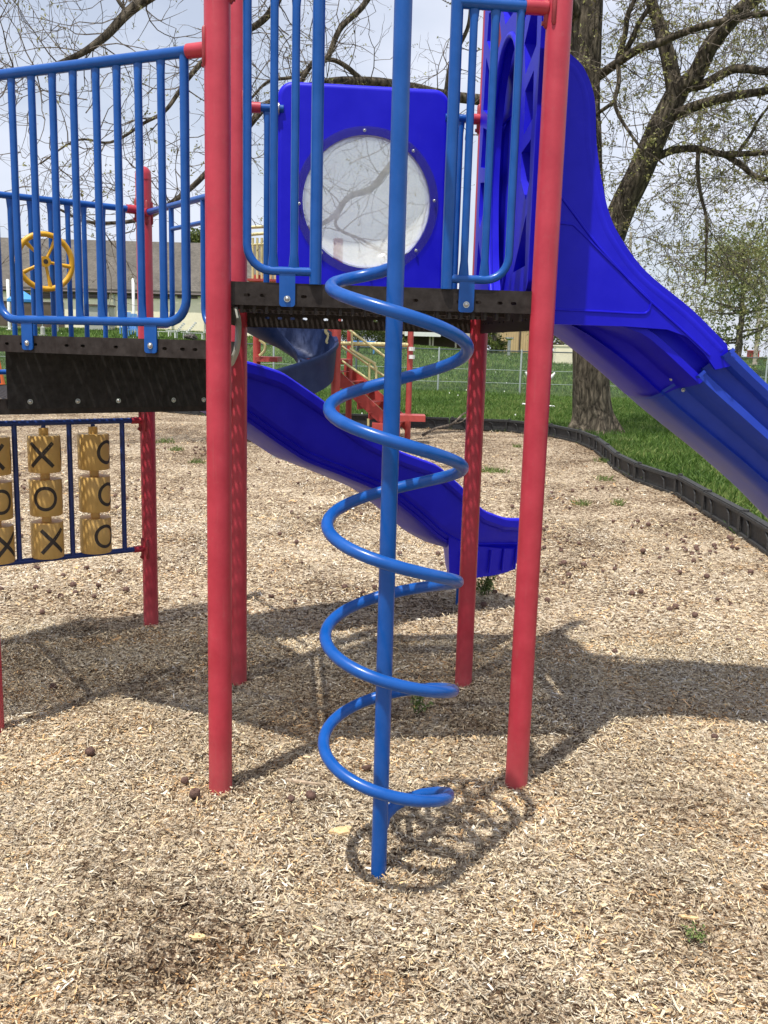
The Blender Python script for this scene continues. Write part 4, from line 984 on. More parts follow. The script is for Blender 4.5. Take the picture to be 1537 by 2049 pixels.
tw.mesh('crown', TR, M['leaf']); left_tw.mesh('crown', TR, M['leaf'])
print('twigs', len(tw.segs), len(left_tw.segs), len(tw.leaf), len(left_tw.leaf))

def far_tree(px, py, D, h, w, label, seed, group=None, leaf='farleaf', nclump=240, trunk_r=.22, dens=26, lsz=.11, low=.25):
    R = random.Random(seed); bp = at(px, py, D); bp.z = float(hgt(bp.x, bp.y)) - .05
    t = thing('tree' if h > 3 else 'bush', bp, label, 'tree' if h > 3 else 'bush', group)
    b = MB(); top = bp + Vector((R.uniform(-.3, .3), 0, h * .8)); mid = bp + Vector((R.uniform(-.15, .15), 0, h * .4))
    q = limb(b, [bp, bp.lerp(mid, .5), mid, mid.lerp(top, .5), top], trunk_r, trunk_r * .2, 8, 3, .1, seed)
    ends = []
    for i in range(26 if h > 3 else 10):
        tt = R.uniform(low, .95); p, d = along(q, tt); a_ = R.uniform(0, 2 * PI); ln = w * .5 * (1.15 - abs(tt - .5)) * R.uniform(.5, 1)
        e = p + Vector((math.cos(a_) * ln, math.sin(a_) * ln, ln * R.uniform(.1, .6))); qq = limb(b, [p, p.lerp(e, .5) + Vector((0, 0, -.05 * ln)), e], trunk_r * .32, .02, 5, 4, .12, i); ends.append(qq)
    b.build('trunk', M['twig'], t)
    T_ = Twigs(seed)
    for qq in ends:
        for _ in range(max(2, nclump // 26)):
            p, d = along(qq, R.uniform(.25, 1)); p = p + Vector((R.gauss(0, w * .07), R.gauss(0, w * .07), R.gauss(0, w * .06)))
            for _ in range(dens): T_.leaf.append((p + Vector((R.gauss(0, w * .05), R.gauss(0, w * .05), R.gauss(0, w * .04))), Vector((R.gauss(0, 1), R.gauss(0, 1), R.gauss(.4, 1))).normalized(), lsz * R.uniform(.5, 1.2), R.random()))
    T_.mesh('crown', t, M[leaf])
    return t
far_tree(1475, 712, 46, 7.6, 6.4, 'leafy light green tree behind the right hand fence, dark bare trunk showing', 21, nclump=480, dens=17)
far_tree(1640, 712, 40, 8, 6.5, 'tall pale green tree cut off by the right edge of the view', 22, nclump=360, dens=10)
far_tree(1120, 700, 60, 3.4, 5.0, 'low spreading tree behind the fence, seen left of the big trunk', 23, nclump=200, dens=20, low=.1)
far_tree(985, 700, 58, 3.1, 2.4, 'dark narrow tree beside the tan shed', 24, nclump=200, leaf='bushleaf', low=.05, dens=24, lsz=.09)
for px_, w_, lb in ((700, 3.2, 'leftmost of the three round olive bushes beyond the fence'), (738, 3.4, 'middle one of the three round olive bushes beyond the fence'), (778, 3.0, 'rightmost of the three round olive bushes beyond the fence')):
    far_tree(px_, 694, 55, 1.9, w_, lb, int(px_), 'olive bushes beyond the fence', 'bushleaf', 260, .06, 34, .07, .05)
far_tree(398, 650, 75, 9.8, 3.4, 'dark evergreen tree standing behind the grey roof', 27, leaf='bushleaf', nclump=260, dens=26, lsz=.14, low=.3)

# ------------------------------------------------------------------ chain link fence
FY = 34.3
def fence_z(x): return float(hgt(x, FY))
FN = thing('chain_link_fence', Vector((0, FY, 0)), 'grey chain link fence crossing the lawn behind the playground', 'fence')
def fence_run(x0, x1, Y0, Y1, top_m, sp=3.0):
    n_ = int((x1 - x0) / sp)
    for i in range(n_ + 1):
        x_ = x0 + i * sp; f_ = (x_ - x0) / (x1 - x0); y_ = Y0 + (Y1 - Y0) * f_; zb = float(hgt(x_, y_)); b = MB(); b.tube([(x_, y_, zb - .1), (x_, y_, 1.70 + .0), (x_, y_, 1.75)], [.035, .035, .015], 8); b.build('fence_post', M['fence_dark' if (i % 3 == 1) else 'fence'], FN)
    for z_, r in ((1.68, .022), (.98, .010), (.50, .010)):
        b = MB(); b.tube([(x0, Y0, z_), (x1, Y1, z_)], r, 6); b.build('rail', M[top_m] if r > .02 else M['fence'], FN)
    ds = .062; vs = []; fs = []; w_ = .0022; H0, H1 = .08, 1.68
    d = Vector((x1 - x0, Y1 - Y0, 0)); L = d.length; d.normalize(); k = int(L / ds)
    for s in (-1, 1):
        for i in range(-int((H1 - H0) / ds), k + int((H1 - H0) / ds)):
            a0 = i * ds; a1 = a0 + s * (H1 - H0)
            lo, hi = H0, H1
            A0, A1 = a0, a1
            if min(a0, a1) < 0 or max(a0, a1) > L: continue
            p = Vector((x0, Y0, H0)) + d * A0; q = Vector((x0, Y0, H1)) + d * A1; o = len(vs); wv_ = d * w_; vs += [p - wv_, p + wv_, q + wv_, q - wv_]; fs.append((o, o + 1, o + 2, o + 3))
    b = MB(); b.add(vs, fs, 0, True); b.build('mesh_panel', M['fence'], FN)
xp = at(877, 785, FY).x
fence_run(xp - 3.05 * 8, xp + 3.05 * 10, FY, FY + .8, 'fence_dark', 3.05)
# path on the far right
b = MB(); y0_ = 30.5; b.add([(14, y0_, float(hgt(14, y0_)) + .02), (40, y0_ - 1, float(hgt(40, 29)) + .02), (40, y0_ + .6, float(hgt(40, 30)) + .02), (14, y0_ + 1.4, float(hgt(14, 31)) + .02)], [(0, 1, 2, 3)], 0, True)
o = b.build('path', M['path']); o['kind'] = 'structure'

# ------------------------------------------------------------------ far play structure
D2 = 17.6
far_base = at(700, 870, D2); far_base.z = 0
FP = thing('play_structure', far_base, 'smaller far play structure with faded red stairs, cream rails and a dark blue curling slide', 'play structure')
def P2(x_, y_, D=D2): return at(x_, y_, D)
def fpost(x_, D, ztop, r=.055, mat='red_far', y=700):
    b = MB(); p = P2(x_, y, D); b.tube([(p.x, p.y, -.05), (p.x, p.y, ztop)], r, 12); b.build('post', M[mat], FP)
fpost(673, 17.2, 3.6, .085); fpost(821, 17.3, 2.6, .055); fpost(514, 18.2, 3.0, .075); fpost(626, 18.6, 3.2, .07); fpost(700, 18.4, 3.0, .06)
b = MB(); b.tube([P2(676, 687, 17.2), P2(820, 690, 17.3)], .036, 10); b.build('cross_bar', M['cream'], FP)
for x_ in (716, 776):
    b = MB(); p = P2(x_, 684, 17.25); b.tube([p + Vector((0, 0, .03)), p + Vector((.03, 0, -.06)), p + Vector((0, 0, -.16))], .022, 8); b.build('hanger', M['fence_dark'], FP)
for z_ in (702, 718):
    b = MB(); p = P2(824, z_, 17.24); b.tube([p, p + Vector((0, 0, .07))], .058, 12); b.build('label_band', M['white'], FP)
# stairs going down to the right
s0 = P2(655, 738, 17.8); s1 = P2(790, 862, 17.2)
d = (s1 - s0); dn = d.normalized(); upv = Vector((0, 0, 1)); wv = Vector((.35, 1, 0)).normalized()
for k in (0, 1):
    b = MB(); o_ = s0 + wv * (k * .85); b.add([o_ + upv * .16, o_ + d + upv * .16, o_ + d - upv * .12, o_ - upv * .12, o_ + upv * .16 + wv * .03, o_ + d + upv * .16 + wv * .03, o_ + d - upv * .12 + wv * .03, o_ - upv * .12 + wv * .03], [(0, 1, 2, 3), (7, 6, 5, 4), (0, 4, 5, 1), (1, 5, 6, 2), (2, 6, 7, 3), (3, 7, 4, 0)], 0, True)
    b.build('stair_stringer', M['red_far'], FP)
for i in range(6):
    c = s0 + d * ((i + .3) / 6) + wv * .42 + Vector((0, 0, .0))
    b = MB(); b.plate([(-.14, -.40), (.14, -.40), (.14, .40), (-.14, .40)], [[(-.11 + .075 * a_, -.36 + .09 * q), (-.07 + .075 * a_, -.36 + .09 * q), (-.07 + .075 * a_, -.30 + .09 * q), (-.11 + .075 * a_, -.30 + .09 * q)] for a_ in range(3) for q in range(8)], c, Vector((1, 0, 0)), wv, .02)
    b.box(c + Vector((-.13, 0, -.07)), .015, .8, .13, Vector((1, 0, 0)), wv); b.build('tread', M['red_far'], FP)
for (x0, y0, x1, y1, D) in ((692, 655, 782, 722, 17.0), (684, 693, 768, 752, 17.7), (684, 722, 745, 765, 17.1), (700, 698, 752, 728, 17.1)):
    b = MB(); b.tube([P2(x0, y0, D), P2(x1, y1, D)], .022, 8); b.build('handrail', M['cream'], FP)
for (x0, y0, x1, y1) in ((704, 666, 705, 702), (739, 726, 739, 768), (753, 734, 753, 782), (737, 838, 737, 852)):
    b = MB(); b.tube([P2(x0, y0, 17.1), P2(x1, y1, 17.1)], .022, 8); b.build('handrail', M['cream'], FP)
b = MB(); b.tube(smoothpath([P2(700, 697, 17.1), P2(735, 720, 17.1), P2(748, 727, 17.1), P2(753, 740, 17.1)], 4), .022, 8); b.build('handrail', M['cream'], FP)
# platform box and panels
def quadbox(x0, y0, x1, y1, D, th, mat, nm):
    a_ = P2(x0, y0, D); c_ = P2(x1, y1, D); b = MB(); b.box(((a_.x + c_.x) / 2, D, (a_.z + c_.z) / 2), abs(c_.x - a_.x), th, abs(a_.z - c_.z)); return b.build(nm, M[mat], FP)
quadbox(604, 650, 668, 722, 18.1, .10, 'red_far', 'side_panel'); quadbox(600, 716, 700, 728, 17.9, 1.0, 'red_far', 'platform'); quadbox(516, 713, 560, 724, 18.3, .8, 'red_far', 'platform')
quadbox(500, 560, 600, 567, 18.2, .8, 'red_far', 'platform'); quadbox(800, 829, 850, 842, 16.9, .5, 'red_far', 'step'); quadbox(745, 846, 800, 876, 17.3, .4, 'red_far', 'step'); quadbox(650, 738, 668, 752, 17.9, .5, 'red_far', 'step')
# cream barrier on the top platform
for x_ in (506, 515, 524, 533, 542, 551, 559):
    b = MB(); b.tube([P2(x_, 476, 18), P2(x_, 562, 18)], .024, 6); b.build('bar', M['cream'], FP)
b = MB(); b.tube(smoothpath([P2(500, 478, 18), P2(502, 470, 18), P2(530, 467, 18), P2(556, 466, 18), P2(560, 474, 18)], 4), .03, 8); b.tube([P2(500, 455, 18.3), P2(560, 452, 18.3)], .03, 8); b.tube([P2(500, 490, 18), P2(560, 486, 18)], .02, 8)
b.build('rail', M['cream'], FP)
for y_ in (684, 700):
    b = MB(); b.tube(smoothpath([P2(519, 680, 17.9), P2(530, 690, 17.9), P2(529, 702, 17.9), P2(519, 712, 17.9)], 4), .025, 6)
b.build('handhold', M['cream'], FP)
b = MB(); b.tube(smoothpath([P2(655, 652, 17.3), P2(652, 664, 17.3), P2(658, 672, 17.3), P2(654, 684, 17.3), P2(662, 688, 17.3)], 4), .03, 6); b.build('handhold', M['cream'], FP)
# curling slide
cc = P2(566, 700, 16.8); cx, cy = cc.x, cc.y; pts = []
SLR = .62
def hel(t):  # t 0..1 : angle from behind, round the right, to the front and left
    th = PI * .95 - t * PI * 2.0; return th, 2.15 - 1.95 * t
vs = []; K = 48; NP = 0
for i in range(K + 1):
    t = i / K; th, z_ = hel(t); rd_ = Vector((math.cos(th), math.sin(th), 0)); bank = .10
    prof = [(-.34, .10), (-.345, .16), (-.31, .16), (-.26, 0), (-.1, -.08), (.12, -.09), (.25, .0), (.31, .50), (.37, .52), (.385, .46), (.345, .40), (.30, -.12), (.15, -.16), (-.12, -.15), (-.30, -.05)]
    NP = len(prof)
    vs += [Vector((cx, cy, z_)) + rd_ * (SLR + a_) + Vector((0, 0, b_ + a_ * bank)) for a_, b_ in prof]
b = MB(); b.add(vs, [(i * NP + j, i * NP + (j + 1) % NP, (i + 1) * NP + (j + 1) % NP, (i + 1) * NP + j) for i in range(K) for j in range(NP)]); b.build('slide', M['plastic3'], FP)
p = gr(550, 915); b = MB(); b.tube([p + Z * -.05, p + Z * .9], .045, 12); b.build('support_leg', M['greybox'], FP)

# ------------------------------------------------------------------ buildings
def gable(name, label, x0, x1, y0, y1, zb, ze, zr, wallm, roofm, over=.5):
    t = thing(name, Vector(((x0 + x1) / 2, (y0 + y1) / 2, zb)), label, 'building')
    b = MB(); cx_ = (y0 + y1) / 2
    b.box(((x0 + x1) / 2, cx_, (zb + ze) / 2), x1 - x0, y1 - y0, ze - zb); b.build('wall', M[wallm], t)
    b = MB(); th = .25; O1 = [(x0 - over, y0 - over, ze - .12), (x1 + over, y0 - over, ze - .12), (x1 + over, cx_, zr), (x0 - over, cx_, zr)]; O2 = [(x0 - over, y1 + over, ze - .12), (x1 + over, y1 + over, ze - .12), (x1 + over, cx_, zr), (x0 - over, cx_, zr)]
    for O_ in (O1, O2): b.add([Vector(q) for q in O_] + [Vector(q) + Vector((0, 0, th)) for q in O_], [(0, 1, 2, 3), (7, 6, 5, 4), (0, 4, 5, 1), (1, 5, 6, 2), (2, 6, 7, 3), (3, 7, 4, 0)], 0, True)
    b.build('roof', M[roofm], t)
    return t
YB = 62.0
pL = at(0, 652, YB); pR = at(500, 668, YB); e0 = at(200, 582, YB); r0_ = at(200, 488, YB + 5)
B1 = gable('barn', 'long cream walled building with a grey shingle roof behind the left railing', at(-360, 650, YB).x, at(560, 660, YB).x, YB, YB + 10, 1.9, e0.z, r0_.z, 'stucco', 'shingle', .14)
for x_ in (198, 258, 322, 375, 430, 140, 90, 40):
    a_ = at(x_ - 20, 585, YB - .05); c_ = at(x_ + 20, 598, YB - .05)
    b = MB(); b.box(((a_.x + c_.x) / 2, YB - .03, (a_.z + c_.z) / 2), c_.x - a_.x, .12, a_.z - c_.z); b.build('window', M['darkwin'], B1)
b = MB(); xa = at(-360, 650, YB).x; xb = at(560, 660, YB).x; b.tube([(xa, YB - .24, e0.z - .10), (xb, YB - .24, e0.z - .10)], .085, 8); b.build('gutter', M['darkwin'], B1)
for x_ in (230, 345, 410):
    q = at(x_, 620, YB); b = MB(); b.tube([(q.x, YB - .10, e0.z - .2), (q.x, YB - .10, 2.0)], .05, 6); b.build('downpipe', M['greybox'], B1)
for x_ in (150, 292, 372): q = at(x_, 540, YB + 2.4); b = MB(); b.tube([(q.x, q.y, q.z - .35), (q.x, q.y, q.z + .25)], .10, 8); b.tube([(q.x, q.y, q.z + .25), (q.x, q.y, q.z + .33)], .16, 8); b.build('roof_vent', M['darkwin'], B1)
# darker recess of the porch at the left
a_ = at(-60, 600, YB - .1); c_ = at(128, 655, YB - .1)
b = MB(); b.box(((a_.x + c_.x) / 2, YB - .02, (a_.z + c_.z) / 2), c_.x - a_.x, .10, a_.z - c_.z); b.build('porch_opening', M['brownwall'], B1)
YS = 66.0; a_ = at(1003, 655, YS); c_ = at(1064, 706, YS)
SH = thing('shed', Vector(((a_.x + c_.x) / 2, YS, float(hgt(c_.x, YS)))), 'tan shed with upright boards standing behind the fence', 'shed')
zb_ = float(hgt(c_.x, YS)) - .1; b = MB(); b.box(((a_.x + c_.x) / 2, YS + 1.5, (zb_ + 4.0) / 2), c_.x - a_.x, 3, 4.0 - zb_)
nb = 13
for i in range(nb + 1): b.box((a_.x + (c_.x - a_.x) * i / nb, YS - .02, (zb_ + 4.0) / 2), .04, .06, 4.0 - zb_)
b.build('wall', M['tan'], SH); b = MB(); b.box(((a_.x + c_.x) / 2, YS + 1.5, 4.1), c_.x - a_.x + .6, 3.6, .2); b.build('roof', M['rooftile'], SH)
a_ = at(1041, 668, YS - .1); b = MB(); b.box((a_.x, YS - .06, (zb_ + 3.6) / 2), .10, .06, 3.6 - zb_); b.build('door_gap', M['darkwin'], SH)
YH = 70.0; a_ = at(790, 664, YH); c_ = at(925, 706, YH); zb_ = float(hgt(c_.x, YH)) - .1
HS = thing('pavilion', Vector(((a_.x + c_.x) / 2, YH, zb_)), 'low brown pavilion with a pale flat roof edge beyond the bushes', 'building')
b = MB(); b.box(((a_.x + c_.x) / 2, YH + 2, (zb_ + 2.6) / 2), c_.x - a_.x, 4, 2.6 - zb_); b.build('wall', M['brownwall'], HS)
b = MB(); b.box(((a_.x + c_.x) / 2 - .5, YH + 1.2, 3.0), c_.x - a_.x + 2, 6.5, .75); b.build('roof', M['rooftile'], HS)
for x_ in (860, 866, 912):
    q = at(x_, 690, YH - 1.5); b = MB(); b.box((q.x, YH - 1.5, (zb_ + 2.65) / 2), .13, .13, 2.65 - zb_); b.build('column', M['rooftile'], HS)
q = at(846, 668, YH - 2.2); b = MB(); b.box((q.x, YH - 2.08, q.z + .05), 2.6, .08, .45); b.build('sign_board', M['white'], HS)

# ------------------------------------------------------------------ pool furniture, seen between the left bars
def pole_thing(px_, py0, py1, D, r, mat, nm, label, cat, group=None):
    a_ = at(px_, py0, D); c_ = at(px_, py1, D); zb = float(hgt(c_.x, D)); b = MB(); b.tube([(c_.x, D, zb - .05), (c_.x, D, a_.z), (c_.x, D, a_.z + .04)], [r, r, r * .5], 8); b.tube([(c_.x, D, zb - .02), (c_.x, D, zb + .05)], r * 2.2, 8)
    o = b.build(nm, M[mat]); tag(o, label, cat, group)
pole_thing(19, 560, 645, 57, .10, 'white', 'pole', 'white pole at the far left, seen behind the wheel railing', 'pole', 'white poles by the building')
pole_thing(70, 525, 645, 55, .10, 'white', 'pole', 'white pole seen through the lower half of the yellow wheel', 'pole', 'white poles by the building')
pole_thing(268, 558, 640, 56, .09, 'white', 'pole', 'white pole standing beside the blue lawn chairs', 'pole', 'white poles by the building')
pole_thing(86, 655, 672, 52, .13, 'greybox', 'bin', 'pale grey drum standing on the far grass', 'bin')
def lawn_chair(px_, D, label):
    p = at(px_, 650, D); zb = float(hgt(p.x, D)); t = thing('lawn_chair', Vector((p.x, D, zb)), label, 'chair', 'blue lawn chairs'); o_ = Vector((p.x, D, zb))
    b = MB(); b.box(o_ + Vector((0, -.05, .36)), .56, .5, .05); b.build('seat', M['bluechair'], t)
    b = MB()
    for i in range(5): b.box(o_ + Vector((-.22 + .11 * i, .28, .75 + (.08 if 0 < i < 4 else 0))), .09, .04, .85)
    b.build('backrest', M['bluechair'], t)
    for s in (-1, 1):
        b = MB(); b.box(o_ + Vector((s * .32, -.02, .58)), .10, .66, .03); b.build('armrest', M['bluechair'], t)
        for yy in (-.28, .24): b = MB(); b.box(o_ + Vector((s * .31, yy, .28)), .07, .07, .57); b.build('leg', M['bluechair'], t)
lawn_chair(254, 54, 'pale blue lawn chair against the cream wall, nearer the white pole on its left'); lawn_chair(266, 52.5, 'pale blue lawn chair against the cream wall, right hand one of the pair')
def lounger(px_, D, label):
    p = at(px_, 655, D); zb = float(hgt(p.x, D)); t = thing('sun_lounger', Vector((p.x, D, zb)), label, 'sun lounger', 'white sun loungers by the building'); o_ = Vector((p.x, D, zb))
    b = MB()
    for i in range(9): b.box(o_ + Vector((-.75 + i * .14, 0, .34)), .11, .6, .03)
    b.build('seat', M['white'], t); b = MB()
    for i in range(5): b.box(o_ + Vector((.50 + i * .085, 0, .40 + i * .10)), .035, .6, .09)
    b.build('backrest', M['white'], t)
    for sx in (-.65, .4):
        for sy in (-.25, .25): b = MB(); b.box(o_ + Vector((sx, sy, .16)), .06, .06, .33); b.build('leg', M['white'], t)
lounger(338, 53, 'white sun lounger on the grass, left of the other two'); lounger(362, 54, 'white sun lounger on the grass, between two others'); lounger(392, 53.5, 'white sun lounger with raised back, nearest the thick red post')
p = at(383, 658, 52.5); b = MB(); zb = float(hgt(p.x, 52.5))
for i in range(7):
    q = Vector((p.x + random.uniform(-.35, .35), 52.5, zb + random.uniform(.08, .25))); b.tube([q - Vector((.2, 0, 0)), q + Vector((0, 0, random.uniform(.0, .12))), q + Vector((.2, 0, -.05))], [.05, .13, .04], 7)
tag(b.build('bag', M['black']), 'dark rumpled bag lying on the grass before the loungers', 'bag')
a_ = at(175, 612, 57); c_ = at(218, 652, 57); zb = float(hgt(c_.x, 57)); UB = thing('utility_shed', Vector(((a_.x + c_.x) / 2, 57, zb)), 'grey utility box shed in front of the cream wall', 'shed')
b = MB(); b.box(((a_.x + c_.x) / 2, 57.6, (zb + a_.z) / 2), c_.x - a_.x, 1.2, a_.z - zb); b.build('body', M['greybox'], UB)
b = MB(); b.box(((a_.x + c_.x) / 2, 57.6, a_.z + .05), c_.x - a_.x + .15, 1.4, .1); b.build('lid', M['brownwall'], UB)
# blue awning and low white tables left
a_ = at(22, 588, 56); c_ = at(66, 600, 56); AW = thing('pool_umbrella', Vector((a_.x + .7, 56, float(hgt(a_.x, 56)))), 'blue pool umbrella at the left, in front of the porch', 'umbrella')
b = MB(); cx_ = (a_.x + c_.x) / 2; r_ = abs(c_.x - a_.x) * .7; k = 8
b.add([Vector((cx_, 56, a_.z + .25))] + [Vector((cx_ + r_ * math.cos(2 * PI * i / k), 56 + r_ * math.sin(2 * PI * i / k), c_.z)) for i in range(k)] + [Vector((cx_ + r_ * math.cos(2 * PI * i / k), 56 + r_ * math.sin(2 * PI * i / k), c_.z - .15)) for i in range(k)], [(0, 1 + i, 1 + (i + 1) % k) for i in range(k)] + [(1 + i, 9 + i, 9 + (i + 1) % k, 1 + (i + 1) % k) for i in range(k)], 0, True)
b.build('canopy', M['skyblue'], AW); b = MB(); b.tube([(cx_, 56, float(hgt(cx_, 56))), (cx_, 56, a_.z + .2)], .04, 8); b.build('pole', M['white'], AW)
for i, px_ in enumerate((100, 125)):
    p = at(px_, 640, 55); zb = float(hgt(p.x, 55)); t = thing('table', Vector((p.x, 55, zb)), 'low %s table in the shade before the porch' % ('white' if i else 'blue'), 'table')
    b = MB(); b.box((p.x, 55, zb + .72), 1.1, .8, .05); b.build('tabletop', M['white' if i else 'skyblue'], t)
    for sx in (-.45, .45): b = MB(); b.tube([(p.x + sx, 55, zb), (p.x + sx, 55, zb + .7)], .035, 6); b.build('leg', M['white'], t)
# orange cone at the left edge
p = at(-2, 742, 30.0); zb = float(hgt(p.x, 30)); zb = at(0, 743, 30).z; zb = float(hgt(p.x, 30)) 
CN = thing('traffic_cone', Vector((p.x, 30, zb)), 'orange cone on the lawn at the left edge', 'cone')
b = MB(); b.tube([(p.x, 30, zb + .03), (p.x, 30, zb + .95)], [.20, .04], 14); b.build('cone_body', M['orange'], CN); b = MB(); b.box((p.x, 30, zb + .02), .5, .5, .04); b.build('cone_base', M['orange'], CN)
# white rocker behind the right post
p = at(1078, 800, 28.5); RK = thing('rocker_toy', Vector((p.x, p.y, 0)), 'white curved rocker toy on the lawn behind the right front post', 'rocker')
b = MB(); o_ = Vector((p.x, p.y, 0)); zz = at(1078, 760, 28.5).z
b.tube([o_ + Vector((.52 * math.sin(a_), 0, zz + .55 * (1 - math.cos(a_)) - .05)) for a_ in [(-1 + .2 * i) * 1.05 for i in range(11)]], [.03, .05, .06, .06, .06, .06, .06, .06, .06, .05, .03], 8); b.build('bowl', M['white'], RK)
b = MB(); b.tube([o_ + Vector((0, 0, .05)), o_ + Vector((0, 0, zz))], .05, 8); b.build('stem', M['white'], RK)
b = MB(); b.tube([o_ + Vector((-.5, 0, .10)), o_ + Vector((0, 0, .06)), o_ + Vector((.5, 0, .05))], [.03, .05, .03], 8); b.build('foot', M['white'], RK)
# utility pole, meter pedestal, red bin, white transformer
pole_thing(1512, 560, 712, 52, .13, 'woodpole', 'utility_pole', 'pale wooden utility pole beside the light green tree', 'pole')
pole_thing(1247, 465, 690, 70, .12, 'woodpole', 'utility_pole', 'thin pole top showing above the slide against the leafy twigs', 'pole')
p = at(1506, 720, 60); zb = float(hgt(p.x, 60)); b = MB(); b.box((p.x, 60, zb + .25), .6, .5, .5); b.box((p.x, 60, zb + .53), .7, .6, .06); b.tube([(p.x - .25, 59.74, zb + .1), (p.x - .25, 59.74, zb + .4)], .03, 6)
tag(b.build('bin', M['red_far']), 'red bin behind the fence by the pole', 'bin')
p = at(1132, 700, 52); zb = float(hgt(p.x, 52)); b = MB(); b.box((p.x, 52, zb + .42), 1.2, .8, .95); b.box((p.x, 52, zb + .93), 1.26, .86, .07)
tag(b.build('utility_cabinet', M['stucco']), 'pale square cabinet just left of the big trunk behind the fence', 'cabinet')
for px_, lb in ((1018, 'grey air vent stub before the tan shed'),):
    p = at(px_, 700, 56); zb = float(hgt(p.x, 56)); b = MB(); b.tube([(p.x, 56, zb), (p.x, 56, zb + .9), (p.x, 56, zb + 1.0)], [.10, .10, .25], 10); b.tube([(p.x, 56, zb + 1.0), (p.x, 56, zb + 1.08)], .25, 10); tag(b.build('vent_pipe', M['steel']), lb, 'vent')
p = at(722, 684, 50); zb = float(hgt(p.x, 50)); b = MB(); b.box((p.x, 50, zb + .55), 1.6, .9, .06); b.box((p.x, 50, zb + .62), 1.5, .8, .10)
for sx in (-.7, .7): b.box((p.x + sx, 50, zb + .27), .08, .7, .54)
tag(b.build('picnic_table', M['skyblue']), 'blue covered picnic table before the olive bushes', 'table')

# ------------------------------------------------------------------ small things on the chips
def ball_mesh(seed, broken=False):
    bm = bmesh.new(); bmesh.ops.create_icosphere(bm, subdivisions=3, radius=.0185)
    for v in bm.verts:
        n_ = noise.noise(v.co * 230 + Vector((seed, 0, 0))); v.co *= 1 + .20 * n_
        if broken and v.co.z > .006: v.co.z = .006 - (v.co.z - .006) * 1.0; 
    me = bpy.data.meshes.new('tree_nut'); bm.to_mesh(me); bm.free(); me.materials.append(M['nut'])
    for p_ in me.polygons: p_.use_smooth = True
    return me
bms = [ball_mesh(1), ball_mesh(2), ball_mesh(3, True)]
spots = [(1295, 1226), (1310, 1212), (1340, 1225), (1352, 1218), (1327, 1215), (1390, 1240), (1282, 1190), (1265, 1192), (1430, 1480), (1476, 1287), (690, 1180), (662, 1192), (605, 1130), (800, 1112), (808, 1120), (560, 1072), (620, 1020), (646, 1028), (723, 1030), (968, 1213), (330, 900), (107, 1380), (181, 1518), (390, 1600), (370, 1570), (733, 1543), (622, 1597), (582, 1603), (1135, 1085), (1120, 1130), (1230, 1310), (85, 1230), (75, 1140), (1360, 1150), (1320, 1120), (1060, 1100)]
k = 0
def put_nut(px_, py_, cl_):
    p = gr(px_, py_)
    if not inside_edge(np.array([p.x + .1]), np.array([p.y]))[0]: return
    for q in (FLp, FRp, BLp, BRp, P5p, P6p):
        if (W(*q) - p).length < .09: return
    o = bpy.data.objects.new('tree_nut', random.choice(bms)); COL.objects.link(o)
    s = random.uniform(.7, 1.3); o.scale = (s, s, s * random.uniform(.85, 1)); o.rotation_euler = (random.uniform(0, .6), random.uniform(0, .6), random.uniform(0, 6.28))
    o.location = (p.x, p.y, float(hgt(p.x, p.y)) + .018 * s + random.uniform(-.008, .008))
    o['label'] = 'round brown tree nut lying on the wood chips'; o['category'] = 'nut'; o['group'] = 'brown nuts scattered over the wood chips'
for px_, py_ in spots: put_nut(px_, py_, 0)
cents = [(random.uniform(30, 1500), 890 + 320 * random.random() ** 1.2) for _ in range(46)] + [(random.gauss(1150, 130), random.gauss(1110, 55)) for _ in range(14)]
for _ in range(300):
    cx_, cy_ = random.choice(cents); w_ = (cy_ - 780) * .11
    if random.random() < .3: cx_ = random.uniform(0, 1537); cy_ = 885 + 330 * random.random() ** 1.1; w_ = 1
    if sum(1 for o in bpy.data.objects if o.name.startswith('tree_nut')) >= 298: break
    put_nut(cx_ + random.gauss(0, w_), max(872, cy_ + random.gauss(0, w_ * .35)), 1)
def slab(px_, py_, L, Wd, H, rot, mat, nm, label, cat, seed):
    R = random.Random(seed); p = gr(px_, py_); p.z = float(hgt(p.x, p.y)) + .012; b = MB(); n_ = 14; top = []; 
    for i in range(n_):
        th = 2 * PI * i / n_; rr = R.uniform(.75, 1.15); top.append((math.cos(th) * L / 2 * rr, math.sin(th) * Wd / 2 * rr))
    X_ = Vector((math.cos(rot), math.sin(rot), .06)).normalized(); Y_ = Vector((-math.sin(rot), math.cos(rot), 0)); b.plate(top, [], p, X_, Y_, H)
    tag(b.build(nm, M[mat]), label, cat)
slab(683, 1667, .085, .05, .010, .2, 'chunk', 'wood_chunk', 'large pale yellow wood chunk left of the climber pole', 'wood chunk', 1)
slab(600, 1568, .17, .02, .008, -.35, 'shard', 'wood_splinter', 'long pinkish wood splinter lying right of the left front post', 'splinter', 2)
slab(375, 1440, .09, .018, .006, 1.1, 'shard', 'wood_splinter', 'grey curved bark sliver left of the left front post', 'splinter', 3)
slab(1336, 978, .075, .06, .01, .5, 'litter', 'paper_scrap', 'crumpled pale blue paper scrap by the black edging', 'litter', 4)
slab(395, 1868, .05, .024, .008, -.2, 'chunk', 'wood_chunk', 'bright yellow chip near the bottom left', 'wood chunk', 5)
slab(1378, 1832, .06, .016, .006, -.3, 'chunk', 'wood_chunk', 'pale yellow chip at the lower right', 'wood chunk', 6)
